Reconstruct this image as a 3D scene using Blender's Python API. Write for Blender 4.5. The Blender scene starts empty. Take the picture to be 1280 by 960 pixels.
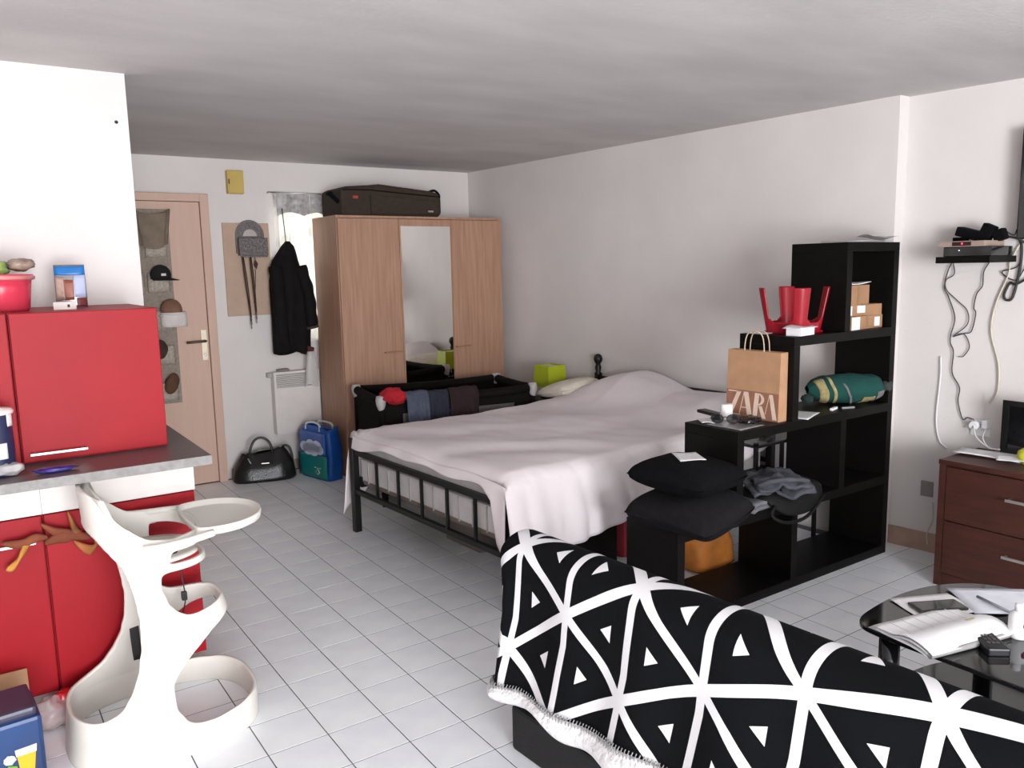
import bpy, bmesh, math, random
from mathutils import Vector, Matrix, noise
R = math.radians
sc = bpy.context.scene
C = sc.collection
random.seed(7)

# ------------------------------------------------------------------ camera
F_PX = 1007.31
cam_d = bpy.data.cameras.new('camera')
cam_d.sensor_fit = 'HORIZONTAL'; cam_d.sensor_width = 36.0
cam_d.lens = 36.0 * F_PX / 1280.0
cam_d.clip_start = 0.02; cam_d.clip_end = 100
cam = bpy.data.objects.new('camera', cam_d); C.objects.link(cam)
CAMP = Vector((-0.88047, -3.00666, 1.5208))
yaw, pit, rol = 0.600764, 0.143836, -0.0208265
fw = Vector((math.sin(yaw)*math.cos(pit), math.cos(yaw)*math.cos(pit), -math.sin(pit)))
rt = Vector((math.cos(yaw), -math.sin(yaw), 0)); up = rt.cross(fw)
cr, sr = math.cos(rol), math.sin(rol)
rx = rt*cr + up*sr; ux = up*cr - rt*sr
mw = Matrix.Identity(4)
for i in range(3):
    mw[i][0] = rx[i]; mw[i][1] = ux[i]; mw[i][2] = -fw[i]; mw[i][3] = CAMP[i]
cam.matrix_world = mw
sc.camera = cam

# ------------------------------------------------------------------ light and exposure
world = bpy.data.worlds.new('overcast_sky'); sc.world = world
world.use_nodes = True
bgn = world.node_tree.nodes['Background']
bgn.inputs[0].default_value = (0.86, 0.93, 1.0, 1); bgn.inputs[1].default_value = 1.6

def area(name, loc, rot, sx, sy, power, col):
    d = bpy.data.lights.new(name, 'AREA'); d.shape = 'RECTANGLE'; d.size = sx; d.size_y = sy
    d.energy = power; d.color = col
    o = bpy.data.objects.new(name, d); C.objects.link(o); o.location = loc; o.rotation_euler = rot
    return o
# daylight entering by the glazed opening in the wall behind the camera: it fills that opening, upright
area('window_back_offscreen', (-0.7, -6.62, 1.12), (R(90), 0, 0), 2.28, 2.05, 330, (0.95, 0.97, 1.0))
# daylight behind the small curtained window beside the entrance door, which the photograph shows glowing
area('far_window_daylight', (1.46, 3.22, 1.54), (R(-90), 0, 0), 0.6, 1.0, 20, (1.0, 0.97, 0.93))

sc.view_settings.view_transform = 'Standard'
sc.view_settings.look = 'None'
sc.view_settings.exposure = 0.33
sc.view_settings.gamma = 1.0
sc.view_settings.use_curve_mapping = False

# ------------------------------------------------------------------ materials
def lin(c):
    o = []
    for v in c[:3]:
        v = v/255.0
        o.append(v/12.92 if v <= 0.04045 else ((v+0.055)/1.055)**2.4)
    return (*o, 1.0)
MATS = {}
def mat(name, col, rough=0.6, metal=0.0, var=0.06, scale=12.0, bump=0.0, bscale=80.0, stretch=None, col2=None, spec=0.5, sheen=0.0, trans=0.0, alpha=1.0, emit=None):
    if name in MATS: return MATS[name]
    m = bpy.data.materials.new(name); m.use_nodes = True
    nt = m.node_tree; b = nt.nodes['Principled BSDF']
    tc = nt.nodes.new('ShaderNodeTexCoord'); mp = nt.nodes.new('ShaderNodeMapping')
    nt.links.new(tc.outputs['Object'], mp.inputs[0])
    if stretch: mp.inputs['Scale'].default_value = stretch
    n = nt.nodes.new('ShaderNodeTexNoise'); n.inputs['Scale'].default_value = scale; n.inputs['Detail'].default_value = 4
    nt.links.new(mp.outputs[0], n.inputs['Vector'])
    ramp = nt.nodes.new('ShaderNodeValToRGB')
    a = lin(col)
    if col2 is not None: c0, c1 = a, lin(col2)
    else:
        c0 = tuple(max(0, v*(1-var*1.6)) for v in a[:3]) + (1,)
        c1 = tuple(min(1, v*(1+var*1.6)) for v in a[:3]) + (1,)
    ramp.color_ramp.elements[0].position = 0.3; ramp.color_ramp.elements[1].position = 0.7
    ramp.color_ramp.elements[0].color = c0; ramp.color_ramp.elements[1].color = c1
    nt.links.new(n.outputs['Fac'], ramp.inputs[0]); nt.links.new(ramp.outputs[0], b.inputs['Base Color'])
    b.inputs['Roughness'].default_value = rough; b.inputs['Metallic'].default_value = metal
    b.inputs['Specular IOR Level'].default_value = spec
    if sheen: b.inputs['Sheen Weight'].default_value = sheen
    if trans: b.inputs['Transmission Weight'].default_value = trans
    if alpha < 1: b.inputs['Alpha'].default_value = alpha
    if emit:
        b.inputs['Emission Color'].default_value = lin(emit[0]); b.inputs['Emission Strength'].default_value = emit[1]
    if bump:
        n2 = nt.nodes.new('ShaderNodeTexNoise'); n2.inputs['Scale'].default_value = bscale; n2.inputs['Detail'].default_value = 3
        nt.links.new(mp.outputs[0], n2.inputs['Vector'])
        bp = nt.nodes.new('ShaderNodeBump'); bp.inputs['Strength'].default_value = bump; bp.inputs['Distance'].default_value = 0.01
        nt.links.new(n2.outputs['Fac'], bp.inputs['Height']); nt.links.new(bp.outputs[0], b.inputs['Normal'])
    MATS[name] = m
    return m

def blanket_material():
    m = bpy.data.materials.new('blanket_print'); m.use_nodes = True
    nt = m.node_tree; b = nt.nodes['Principled BSDF']
    uv = nt.nodes.new('ShaderNodeUVMap'); uv.uv_map = 'UVMap'
    sp = nt.nodes.new('ShaderNodeSeparateXYZ'); nt.links.new(uv.outputs[0], sp.inputs[0])
    def M(op, a, c=None):
        n = nt.nodes.new('ShaderNodeMath'); n.operation = op
        for k, v in enumerate((a, c)):
            if v is None: continue
            if isinstance(v, (int, float)): n.inputs[k].default_value = v
            else: nt.links.new(v, n.inputs[k])
        return n.outputs[0]
    fi = M('FRACT', sp.outputs[0]); fj = M('FRACT', sp.outputs[1])
    mx = M('MAXIMUM', fi, fj); mn = M('MINIMUM', fi, fj)
    bary = M('MINIMUM', M('MINIMUM', M('SUBTRACT', 1.0, mx), M('SUBTRACT', mx, mn)), mn)
    w = M('MAXIMUM', M('LESS_THAN', bary, 0.054), M('GREATER_THAN', bary, 0.279))
    mix = nt.nodes.new('ShaderNodeMix'); mix.data_type = 'RGBA'
    nt.links.new(w, mix.inputs['Factor'])
    mix.inputs['A'].default_value = lin((13, 14, 17)); mix.inputs['B'].default_value = lin((222, 221, 223))
    nt.links.new(mix.outputs['Result'], b.inputs['Base Color'])
    b.inputs['Roughness'].default_value = 0.95; b.inputs['Specular IOR Level'].default_value = 0.1
    n2 = nt.nodes.new('ShaderNodeTexNoise'); n2.inputs['Scale'].default_value = 260
    bp = nt.nodes.new('ShaderNodeBump'); bp.inputs['Strength'].default_value = 0.25; bp.inputs['Distance'].default_value = 0.004
    nt.links.new(n2.outputs['Fac'], bp.inputs['Height']); nt.links.new(bp.outputs[0], b.inputs['Normal'])
    return m

m_wall = mat('white_wall_plaster', (220, 214, 211), 0.9, var=0.025, scale=2.5, bump=0.12, bscale=40, spec=0.2)
m_ceil = mat('brushed_ceiling_paint', (204, 200, 198), 0.9, var=0.05, scale=1.6, bump=0.15, bscale=30, stretch=(1, 2.5, 1), spec=0.15)
m_tile = mat('white_floor_tile', (244, 247, 254), 0.26, var=0.035, scale=5, spec=0.45)
m_grout = mat('dark_grout', (92, 92, 97), 0.9, var=0.1)
m_skirt = mat('beige_skirting_tile', (176, 146, 128), 0.5, var=0.08)
m_red = mat('red_lacquer', (150, 10, 24), 0.5, var=0.06, scale=3, spec=.22)
m_redlow = m_red
m_whitepanel = mat('white_laminate', (224, 218, 213), 0.6, var=0.02, spec=.25)
m_worktop = mat('grey_worktop', (96, 88, 88), 0.35, var=0.12, scale=60)
m_worktopedge = mat('pale_grey_edge', (140, 137, 135), 0.6, var=0.1, scale=50, spec=.2)
m_steel = mat('brushed_steel', (190, 186, 182), 0.35, 0.85, var=0.03)
m_plastic = mat('white_chair_plastic', (228, 223, 215), 0.5, var=0.015, scale=3, spec=0.25)
m_black = mat('black_brown_veneer', (15, 13, 12), 0.45, var=0.12, scale=18, stretch=(1, 1, 8), spec=0.12)
m_blackmetal = mat('black_metal', (20, 19, 20), 0.4, 0.2, var=0.05)
m_blackfab = mat('black_fabric', (15, 15, 17), 0.95, var=0.15, scale=40, bump=0.3, bscale=200, spec=0.1)
m_charfab = mat('charcoal_fabric', (30, 29, 31), 0.95, var=0.12, scale=40, bump=0.3, bscale=200, spec=0.1)
m_sheet = mat('white_bed_sheet', (242, 233, 235), 0.9, var=0.02, scale=4, bump=0.22, bscale=14, spec=0.15)
m_matt = mat('mattress_ticking', (212, 208, 206), 0.9, var=0.03, scale=20, bump=0.1, spec=0.15)
m_oak = mat('pale_oak_laminate', (178, 139, 115), 0.55, scale=6, stretch=(9, 9, 0.5), col2=(158, 118, 95))
m_mirror = mat('mirror_glass', (250, 250, 247), 0.02, 1.0, var=0.0)
m_paper = mat('white_paper', (238, 237, 238), 0.85, var=0.02)
m_glassblk = mat('black_table_glass', (22, 22, 23), 0.06, var=0.05, spec=0.7)
m_dresser = mat('reddish_brown_wood', (74, 34, 22), 0.5, scale=5, stretch=(1, 1, 9), col2=(54, 24, 15))
m_door = mat('pale_pink_beige_door', (208, 176, 158), 0.6, scale=5, stretch=(8, 8, 0.6), col2=(204, 170, 152))
m_kraft = mat('kraft_paper', (180, 138, 104), 0.85, var=0.06, scale=14, bump=0.15, bscale=30)
m_card = mat('cardboard', (160, 122, 90), 0.85, var=0.05, scale=14)
m_cord = mat('dark_cable', (40, 38, 38), 0.6)
m_cordw = mat('cream_cable', (206, 198, 178), 0.6)

# ------------------------------------------------------------------ mesh helpers
ROOT = {}
def thing(name, label, cat, loc=(0, 0, 0), rz=0.0, group=None):
    o = bpy.data.objects.new(name, None); C.objects.link(o)
    o.empty_display_size = 0.05
    o.location = loc; o.rotation_euler = (0, 0, rz)
    o['label'] = label; o['category'] = cat
    if group: o['group'] = group
    ROOT[o.name] = (Matrix.Translation(loc) @ Matrix.Rotation(rz, 4, 'Z')).inverted()
    return o
def tag(o, label, cat, group=None):
    o['label'] = label; o['category'] = cat
    if group: o['group'] = group
    return o
class B:
    """collects geometry of one mesh"""
    def __init__(s): s.v = []; s.f = []; s.sm = []; s.uv = None
    def add(s, vs, fs, smooth=False):
        k = len(s.v); s.v += [tuple(v) for v in vs]
        s.f += [tuple(i+k for i in f) for f in fs]; s.sm += [smooth]*len(fs); return s
    def box(s, x0, x1, y0, y1, z0, z1, bev=0.0):
        if bev <= 0:
            vs = [(x, y, z) for z in (z0, z1) for y in (y0, y1) for x in (x0, x1)]
            return s.add(vs, [(0, 2, 3, 1), (4, 5, 7, 6), (0, 1, 5, 4), (2, 6, 7, 3), (0, 4, 6, 2), (1, 3, 7, 5)])
        bm = bmesh.new(); bmesh.ops.create_cube(bm, size=1)
        for v in bm.verts: v.co = Vector(((x0+x1)/2+v.co.x*(x1-x0), (y0+y1)/2+v.co.y*(y1-y0), (z0+z1)/2+v.co.z*(z1-z0)))
        bmesh.ops.bevel(bm, geom=list(bm.edges), offset=bev, segments=2, affect='EDGES', profile=0.6)
        bm.verts.ensure_lookup_table()
        vs = [v.co[:] for v in bm.verts]; fs = [[v.index for v in f.verts] for f in bm.faces]; bm.free()
        return s.add(vs, fs)
    def obox(s, c, hx, hy, hz, rot, bev=0.0):
        """oriented box: centre, half sizes, rotation matrix"""
        t = B().box(-hx, hx, -hy, hy, -hz, hz, bev)
        return s.add([Vector(c)+rot @ Vector(v) for v in t.v], t.f)
    def prism(s, poly, d0, d1, fn=None, smooth=False):
        """polygon (u,v) extruded from d0 to d1; fn maps (u,v,d)->xyz"""
        fn = fn or (lambda u, v, d: (u, v, d)); n = len(poly)
        vs = [fn(u, v, d0) for u, v in poly]+[fn(u, v, d1) for u, v in poly]
        fs = [tuple(range(n))[::-1], tuple(range(n, 2*n))]
        fs += [(i, (i+1) % n, (i+1) % n+n, i+n) for i in range(n)]
        return s.add(vs, fs, smooth)
    def lathe(s, prof, c=(0, 0, 0), n=20, sx=1.0, sy=1.0, axis='Z'):
        vs = []; m = len(prof)
        for r, z in prof:
            for k in range(n):
                a = 2*math.pi*k/n; p = (r*math.cos(a)*sx, r*math.sin(a)*sy, z)
                if axis == 'X': p = (p[2], p[0], p[1])
                if axis == 'Y': p = (p[0], p[2], p[1])
                vs.append((c[0]+p[0], c[1]+p[1], c[2]+p[2]))
        fs = [(i*n+k, i*n+(k+1) % n, (i+1)*n+(k+1) % n, (i+1)*n+k) for i in range(m-1) for k in range(n)]
        s.add(vs, fs, True)
        k0 = len(s.v)-m*n
        s.f += [tuple(range(k0, k0+n))[::-1], tuple(range(k0+(m-1)*n, k0+m*n))]; s.sm += [False, False]
        return s
    def tube(s, pts, r, n=8, closed=False, smooth=0, cap=True):
        P = [Vector(p) for p in pts]
        if smooth: P = catmull(P, smooth, closed)
        m = len(P); vs = []; up0 = None
        for i, p in enumerate(P):
            a = P[i-1] if (i > 0 or closed) else p; b2 = P[(i+1) % m] if (i < m-1 or closed) else p
            t = (b2-a).normalized() if (b2-a).length > 1e-9 else Vector((0, 0, 1))
            if up0 is None: up0 = t.orthogonal().normalized()
            up0 = (up0-t*up0.dot(t)); up0 = up0.normalized() if up0.length > 1e-6 else t.orthogonal().normalized()
            w = t.cross(up0); rr = r(i/(m-1)) if callable(r) else r
            for k in range(n):
                g = 2*math.pi*k/n; vs.append(p+(up0*math.cos(g)+w*math.sin(g))*rr)
        fs = [(i*n+k, i*n+(k+1) % n, ((i+1) % m)*n+(k+1) % n, ((i+1) % m)*n+k) for i in range(m if closed else m-1) for k in range(n)]
        k0 = len(s.v); s.add(vs, fs, True)
        if not closed and cap:
            s.f += [tuple(range(k0, k0+n))[::-1], tuple(range(k0+(m-1)*n, k0+m*n))]; s.sm += [False, False]
        return s
    def grid(s, nu, nv, fn, smooth=True, closeu=False):
        """fn(u,v)->xyz with u,v in 0..1"""
        vs = [fn(i/(nu if closeu else nu-1), j/(nv-1)) for i in range(nu) for j in range(nv)]
        fs = [(i*nv+j, ((i+1) % nu)*nv+j, ((i+1) % nu)*nv+j+1, i*nv+j+1) for i in range(nu if closeu else nu-1) for j in range(nv-1)]
        return s.add(vs, fs, smooth)
def catmull(P, k, closed=False):
    out = []; m = len(P)
    for i in range(m if closed else m-1):
        p1, p2 = P[i], P[(i+1) % m]
        p0 = P[i-1] if (i > 0 or closed) else p1*2-p2
        p3 = P[(i+2) % m] if (i+2 < m or closed) else p2*2-p1
        for j in range(k):
            t = j/k
            out.append(0.5*((2*p1)+(p2-p0)*t+(2*p0-5*p1+4*p2-p3)*t*t+(3*p1-p0-3*p2+p3)*t**3))
    if not closed: out.append(P[-1])
    return out
def top(o):
    while o.parent: o = o.parent
    return o
def obj(name, b, m, parent=None, world_co=True, bevel=0.0, solid=0.0, sub=0, fixn=True, offs=0.0):
    me = bpy.data.meshes.new(name)
    vs = b.v
    if parent is not None and world_co:
        iv = ROOT[top(parent).name]; vs = [(iv @ Vector(v))[:] for v in vs]
    me.from_pydata(vs, [], b.f)
    for p, sflag in zip(me.polygons, b.sm): p.use_smooth = sflag
    if fixn:
        bm = bmesh.new(); bm.from_mesh(me); bmesh.ops.recalc_face_normals(bm, faces=bm.faces); bm.to_mesh(me); bm.free()
    if b.uv is not None:
        l = me.uv_layers.new(name='UVMap')
        for lp in me.loops: l.data[lp.index].uv = b.uv[lp.vertex_index]
    if m is not None: me.materials.append(m)
    o = bpy.data.objects.new(name, me); C.objects.link(o)
    if parent is not None: o.parent = parent
    if bevel:
        md = o.modifiers.new('bevel', 'BEVEL'); md.width = bevel; md.segments = 2; md.limit_method = 'ANGLE'
    if solid:
        md = o.modifiers.new('solid', 'SOLIDIFY'); md.thickness = solid; md.offset = offs
    if sub:
        md = o.modifiers.new('sub', 'SUBSURF'); md.levels = sub; md.render_levels = sub
    return o
def struct(name, b, m, parent=None, **k):
    o = obj(name, b, m, parent, **k)
    if parent is None: o['kind'] = 'structure'
    return o
def sroot(name, loc=(0, 0, 0)):
    o = bpy.data.objects.new(name, None); C.objects.link(o); o.location = loc; o['kind'] = 'structure'
    ROOT[o.name] = Matrix.Translation(loc).inverted(); return o
def nz(x, y, z, s=1.0): return noise.noise(Vector((x*s, y*s, z*s)))
def lerp(a, b, t): return a+(b-a)*t
def interp(T, x):
    if x <= T[0][0]: return T[0][1]
    for (a, va), (b2, vb) in zip(T, T[1:]):
        if x <= b2: return va+(vb-va)*(x-a)/(b2-a)
    return T[-1][1]
def dup(root, loc, rz, label=None):
    r = root.copy(); C.objects.link(r); r.location = loc; r.rotation_euler = (0, 0, rz)
    if label: r['label'] = label
    for ch in list(root.children):
        c = ch.copy(); C.objects.link(c); c.parent = r
        for g in ch.children:
            d = g.copy(); C.objects.link(d); d.parent = c
    return r
def proj(p):
    d = Vector(p)-CAMP
    z = d.dot(fw)
    if z < 0.05: return None
    return (640+F_PX*d.dot(rx)/z, 480-F_PX*d.dot(ux)/z, z)

# ------------------------------------------------------------------ room shell
CH = 2.328           # ceiling height
YF = 3.03            # far wall
YB = -6.6            # wall behind the camera
XL = -2.6
def wall_x(y): return 2.84+(3.06-y)*(3.09-2.84)/3.74
fl = struct('floor', B().box(XL-.1, 3.6, YB-.1, YF+.1, -0.06, -0.0009), m_grout)
struct('ceiling', B().box(XL-.1, 3.6, YB-.1, YF+.15, CH, CH+0.1), m_ceil)
# far wall with the little window hole
WX0, WX1, WZ0, WZ1 = 1.14, 1.78, 1.02, 2.06
b = B()
b.box(XL, WX0, YF, YF+.15, 0, CH); b.box(WX1, 3.1, YF, YF+.15, 0, CH)
b.box(WX0, WX1, YF, YF+.15, 0, WZ0); b.box(WX0, WX1, YF, YF+.15, WZ1, CH)
struct('wall_far', b, m_wall)
# right wall: long part, small set-back, nearer part
b = B()
b.prism([(2.83, 3.2), (3.09, -0.68), (3.175, -0.68), (3.25, -1.3), (3.30, YB), (3.5, YB), (3.5, 3.2)], 0, CH)
struct('wall_right', b, m_wall)
# partition that hides the entrance corner (kitchen wall)
struct('wall_partition', B().box(XL, -0.225, 0.68, YF, 0, CH), m_wall)
struct('wall_left', B().box(XL-.1, XL, YB, 0.7, 0, CH), m_wall)
# wall behind the camera with the wide glazed opening
BX0, BX1, BZ1 = -1.9, 0.5, 2.2
b = B()
b.box(XL, BX0, YB-.15, YB, 0, CH); b.box(BX1, 3.5, YB-.15, YB, 0, CH); b.box(BX0, BX1, YB-.15, YB, BZ1, CH)
struct('wall_back', b, m_wall)
wb = sroot('window_2', (BX0, YB-.08, 0))
m_frame = mat('white_window_frame', (228, 228, 226), 0.5)
b = B()
for x0, x1 in ((BX0, BX0+.06), (BX1-.06, BX1), ((BX0+BX1)/2-.05, (BX0+BX1)/2+.05)): b.box(x0, x1, YB-.12, YB-.06, 0, BZ1)
for z0, z1 in ((0, .08), (BZ1-.07, BZ1)): b.box(BX0+.06, BX1-.06, YB-.11, YB-.07, z0, z1)
obj('window_frame', b, m_frame, wb)
# nails and marks on the partition
b = B().lathe([(0.006, 0), (0.007, .004), (.002, .008)], (-.27, .68, 2.135), 10, axis='Y')
b.v = [(x, 2*.68-y, z) for x, y, z in b.v]
tag(obj('wall_hook', b, m_blackmetal), 'tiny black hook high on the white kitchen partition', 'hook')

# skirting
b = B(); b.box(0.70, 1.40, YF-.012, YF, 0, .075); struct('baseboard_far', b, m_skirt, bevel=.002)
b = B(); b.prism([(3.175, -.68), (3.25, -1.3), (3.238, -1.3), (3.163, -.68)], 0, .10); struct('baseboard_right', b, m_skirt)

# tiles, each one a piece of the floor; the 300 biggest in view are objects
TS = 0.2; g = 0.0020
def tile_mesh():
    bm = B(); h = TS/2-g; c = 0.0005
    bm.v = [(-h, -h, -.006), (h, -h, -.006), (h, h, -.006), (-h, h, -.006), (-h, -h, -c), (h, -h, -c), (h, h, -c), (-h, h, -c),
            (-h+c, -h+c, 0), (h-c, -h+c, 0), (h-c, h-c, 0), (-h+c, h-c, 0)]
    bm.f = [(0, 1, 5, 4), (1, 2, 6, 5), (2, 3, 7, 6), (3, 0, 4, 7), (4, 5, 9, 8), (5, 6, 10, 9), (6, 7, 11, 10), (7, 4, 8, 11), (8, 9, 10, 11)]
    bm.sm = [False]*9; return bm
tm = tile_mesh()
cand = []; rest = []
for i in range(-13, 17):
    for j in range(-33, 15):
        x, y = i*TS+.1, j*TS+.1
        if x < XL+.05 or y < YB+.05 or y > YF-.06 or x > 3.3: continue
        if x > wall_x(y)+.02 and y > -.7: continue
        if x < -.3 and y > .72: continue
        p = proj((x, y, 0))
        hidden = (y < -1.0 and x > .5 and x < 1.3) or (x < -.25 and y > .2) or (y > 2.55 and x > 1.42) or (x < -.3 and y > -.1 and y < .7 and x > -.66)
        if p and -25 < p[0] < 1305 and p[1] < 990 and p[1] > 300 and not hidden: cand.append((p[2], x, y))
        else: rest.append((x, y))
cand.sort()
tile_me = None
for k, (d, x, y) in enumerate(cand):
    if k >= 300: rest.append((x, y)); continue
    if tile_me is None:
        o = obj('tile', tm, m_tile, fl, world_co=False, fixn=False); tile_me = o.data
    else:
        o = bpy.data.objects.new('tile', tile_me); C.objects.link(o); o.parent = fl
    o.location = (x, y, 0)
b = B()
for x, y in rest: b.add([(v[0]+x, v[1]+y, v[2]) for v in tm.v], tm.f)
o = obj('tile_field', b, m_tile, fl, world_co=False, fixn=False); o['kind'] = 'stuff'

# ------------------------------------------------------------------ entrance door
dr = sroot('door_1', (0.2, YF, 0))
b = B(); b.box(-.215, -.16, YF-.055, YF+.02, 0, 2.075); b.box(.60, .66, YF-.055, YF+.02, 0, 2.075); b.box(-.16, .60, YF-.055, YF+.02, 2.02, 2.075)
obj('door_frame', b, m_door, dr, bevel=.004)
obj('door_leaf', B().box(-.157, .597, YF-.035, YF+.01, .008, 2.016), m_door, dr)
m_handleplate = mat('cream_metal_plate', (226, 214, 190), 0.4, 0.3)
hp = obj('handle_plate', B().box(.545, .585, YF-.047, YF-.035, .905, 1.125, .004), m_handleplate, dr)
obj('lever', B().tube([(.565, YF-.04, 1.045), (.565, YF-.085, 1.045), (.545, YF-.092, 1.045), (.435, YF-.085, 1.042)], .009, 8, smooth=3), mat('bronze_lever', (92, 78, 62), .4, .7), hp)
obj('key_cylinder', B().lathe([(.012, 0), (.012, .008)], (.565, YF-.055, .945), 12, axis='Y'), m_steel, hp)

# hanging pocket organiser on the door
YD = YF-.036
m_mesh = mat('grey_beige_mesh', (150, 138, 126), .95, var=.1, scale=60, bump=.4, bscale=120)
m_pocket = mat('pale_mesh_pocket', (178, 168, 156), .95, var=.16, scale=70, bump=.5, bscale=120)
og = thing('door_organiser', 'grey hanging pocket organiser covering the entrance door', 'organiser', (.18, YD, .62))
obj('backing', B().box(-.10, .385, YD-.008, YD, .62, 1.965), m_mesh, og)
pz = [1.64, 1.40, 1.14, .90, .64]
for r_, z in enumerate(pz):
    for cx in (-.02, .13, .29):
        w = .07
        def fn(u, v, cx=cx, z=z, w=w):
            a = (u-.5)*math.pi
            return (cx+w*math.sin(a)*1.0, YD-.009-.045*math.cos(a)*(0.35+.65*v), z+v*.13)
        obj('pocket', B().grid(9, 5, fn), m_pocket, og, solid=.003)
# caps and hats pushed in the pockets
def cap(cx, z, m, label, s=1.0, brim=None, tilt=0, name='cap'):
    t = thing(name, label, 'hat', (cx, YD-.05, z), 0, 'hats kept in the door organiser')
    bb = B()
    prof = [(0.066, 0), (0.07, .03), (0.062, .06), (0.042, .085), (0.012, .097)]
    bb.lathe([(r*s, h*s) for r, h in prof], (cx, YD-.052, z), 16, 1, .62)
    obj('crown', bb, m, t)
    def bf(u, v):
        a = lerp(-1.25, 1.25, u)
        r = .066*s+v*.03*s
        return (cx+math.sin(a)*r*.95+tilt*v, YD-.052-math.cos(a)*(.041*s+v*.02*s), z+.006-v*.015*s)
    obj('brim', B().grid(11, 4, bf), brim or m, t, solid=.004)
    return t
def hatblob(cx, cz, rx_, rz_, tilt=0.0):
    def f(u, v):
        a = u*2*math.pi; ph = (v-.5)*math.pi
        x, y, z = math.cos(a)*math.cos(ph)*rx_, math.sin(a)*math.cos(ph)*.035, math.sin(ph)*rz_
        k = 1+.08*nz(x*30, y*30, z*30+cx)
        return (cx+(x*math.cos(tilt)+z*math.sin(tilt))*k, YD-.062+y*k, cz+(z*math.cos(tilt)-x*math.sin(tilt))*k)
    return B().grid(22, 14, f, closeu=True)
m_cap = mat('black_cap_cloth', (22, 20, 21), .9); m_browncap = mat('dark_brown_felt', (66, 46, 36), .9, var=.15)
m_tancap = mat('brown_knit', (126, 92, 74), .95, var=.15, bump=.4); m_whitecap = mat('white_towelling', (220, 212, 208), .95, bump=.3)
cap(.02, 1.48, m_cap, 'black cap in the second organiser row, close to the partition edge')
cb_ = cap(.30, 1.49, m_cap, 'black cap with pale badge in the second organiser row', tilt=.03)
obj('badge', B().box(.295, .325, YD-.097, YD-.091, 1.512, 1.528), m_whitecap, cb_)
cap(.02, 1.72, m_cap, 'black cap with white print in the top organiser row')
cap(.35, 1.25, m_tancap, 'brown knitted hat with white rim hanging from the organiser', 1.05, m_whitecap, name='knit_hat')
ob = B()
def wr(u, v):
    a = u*2*math.pi
    return (.362+.085*math.cos(a), YD-.055+.052*math.sin(a)*1.0, 1.16+v*.10)
t_ = [o for o in C.objects if o.name.startswith('knit_hat')][0]
obj('rim', ob.grid(20, 6, wr, closeu=True), m_whitecap, t_, solid=.004)
tag(obj('felt_hat', hatblob(.245, 1.01, .062, .07), m_browncap), 'round dark brown hat in the fourth organiser row', 'hat', 'hats kept in the door organiser')
tag(obj('felt_hat', hatblob(.315, .765, .045, .075, .35), mat('chestnut_felt', (92, 62, 44), .9, var=.15)), 'chestnut brown hat in the bottom organiser row', 'hat', 'hats kept in the door organiser')
# grey slouchy bag in the top pocket
bag = B()
def gb(u, v):
    a = u*2*math.pi
    w = lerp(.12, .085, v)+.012*math.sin(5*a)
    return (.27+w*math.cos(a), YD-.045+.035*math.sin(a)*(1-.3*v), 1.945-.235*v+.02*math.cos(2*a))
tag(obj('drawstring_bag', bag.grid(28, 10, gb, closeu=True), mat('olive_grey_canvas', (126, 112, 96), .95, var=.1, bump=.3)), 'limp taupe cloth bag hanging over the top organiser row', 'bag')

# ------------------------------------------------------------------ far wall things
m_yellow = mat('mustard_painted_box', (196, 168, 88), .5, var=.04)
t = thing('fuse_box', 'mustard yellow fuse box high on the wall by the door', 'fuse box', (.86, YF, 2.08))
obj('body', B().box(.803, .917, YF-.055, YF, 2.085, 2.247, .005), m_yellow, t)
obj('cover', B().box(.812, .914, YF-.062, YF-.055, 2.091, 2.241, .003), m_yellow, t)
obj('latch', B().box(.8085, .814, YF-.066, YF-.05, 2.15, 2.185, .001), m_blackmetal, t)
m_pin = mat('beige_pinboard', (188, 162, 142), .9, var=.03, bump=.2, bscale=120)
tag(obj('pinboard', B().box(.753, 1.09, YF-.012, YF, 1.207, 1.88, .002), m_pin), 'plain beige board fixed to the wall beside the door', 'board')
# pewter letter holder
m_pewter = mat('embossed_pewter', (104, 98, 97), .45, .5, var=.2, scale=60, bump=.7, bscale=90)
t = thing('letter_holder', 'embossed pewter letter and key holder with rounded top', 'letter holder', (.95, YF-.012, 1.64))
poly = [(.945+.105*math.cos(a), 1.79+.112*math.sin(a)) for a in [math.pi*k/18 for k in range(19)]]
obj('arched_back', B().prism(poly+[(.84, 1.66), (1.05, 1.66)], YF-.022, YF-.012, lambda u, v, d: (u, d, v)), m_pewter, t, bevel=.002)
obj('pocket_front', B().box(.852, 1.062, YF-.062, YF-.05, 1.645, 1.772, .004), m_pewter, t)
obj('pocket_side', B().box(.852, .857, YF-.052, YF-.012, 1.645, 1.772).box(1.057, 1.062, YF-.052, YF-.012, 1.645, 1.772).box(.852, 1.062, YF-.052, YF-.012, 1.645, 1.65), m_pewter, t)
fan = [(.945, 1.785)]+[(.945+.05*math.cos(a), 1.785+.05*math.sin(a)) for a in [math.pi*k/10 for k in range(11)]]
obj('fan_relief', B().prism(fan[1:], YF-.027, YF-.02, lambda u, v, d: (u, d, v)), mat('bright_pewter', (166, 160, 156), .4, .5), t)
obj('hook_rail', B().box(.86, 1.055, YF-.058, YF-.05, 1.632, 1.644), m_pewter, t)
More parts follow.
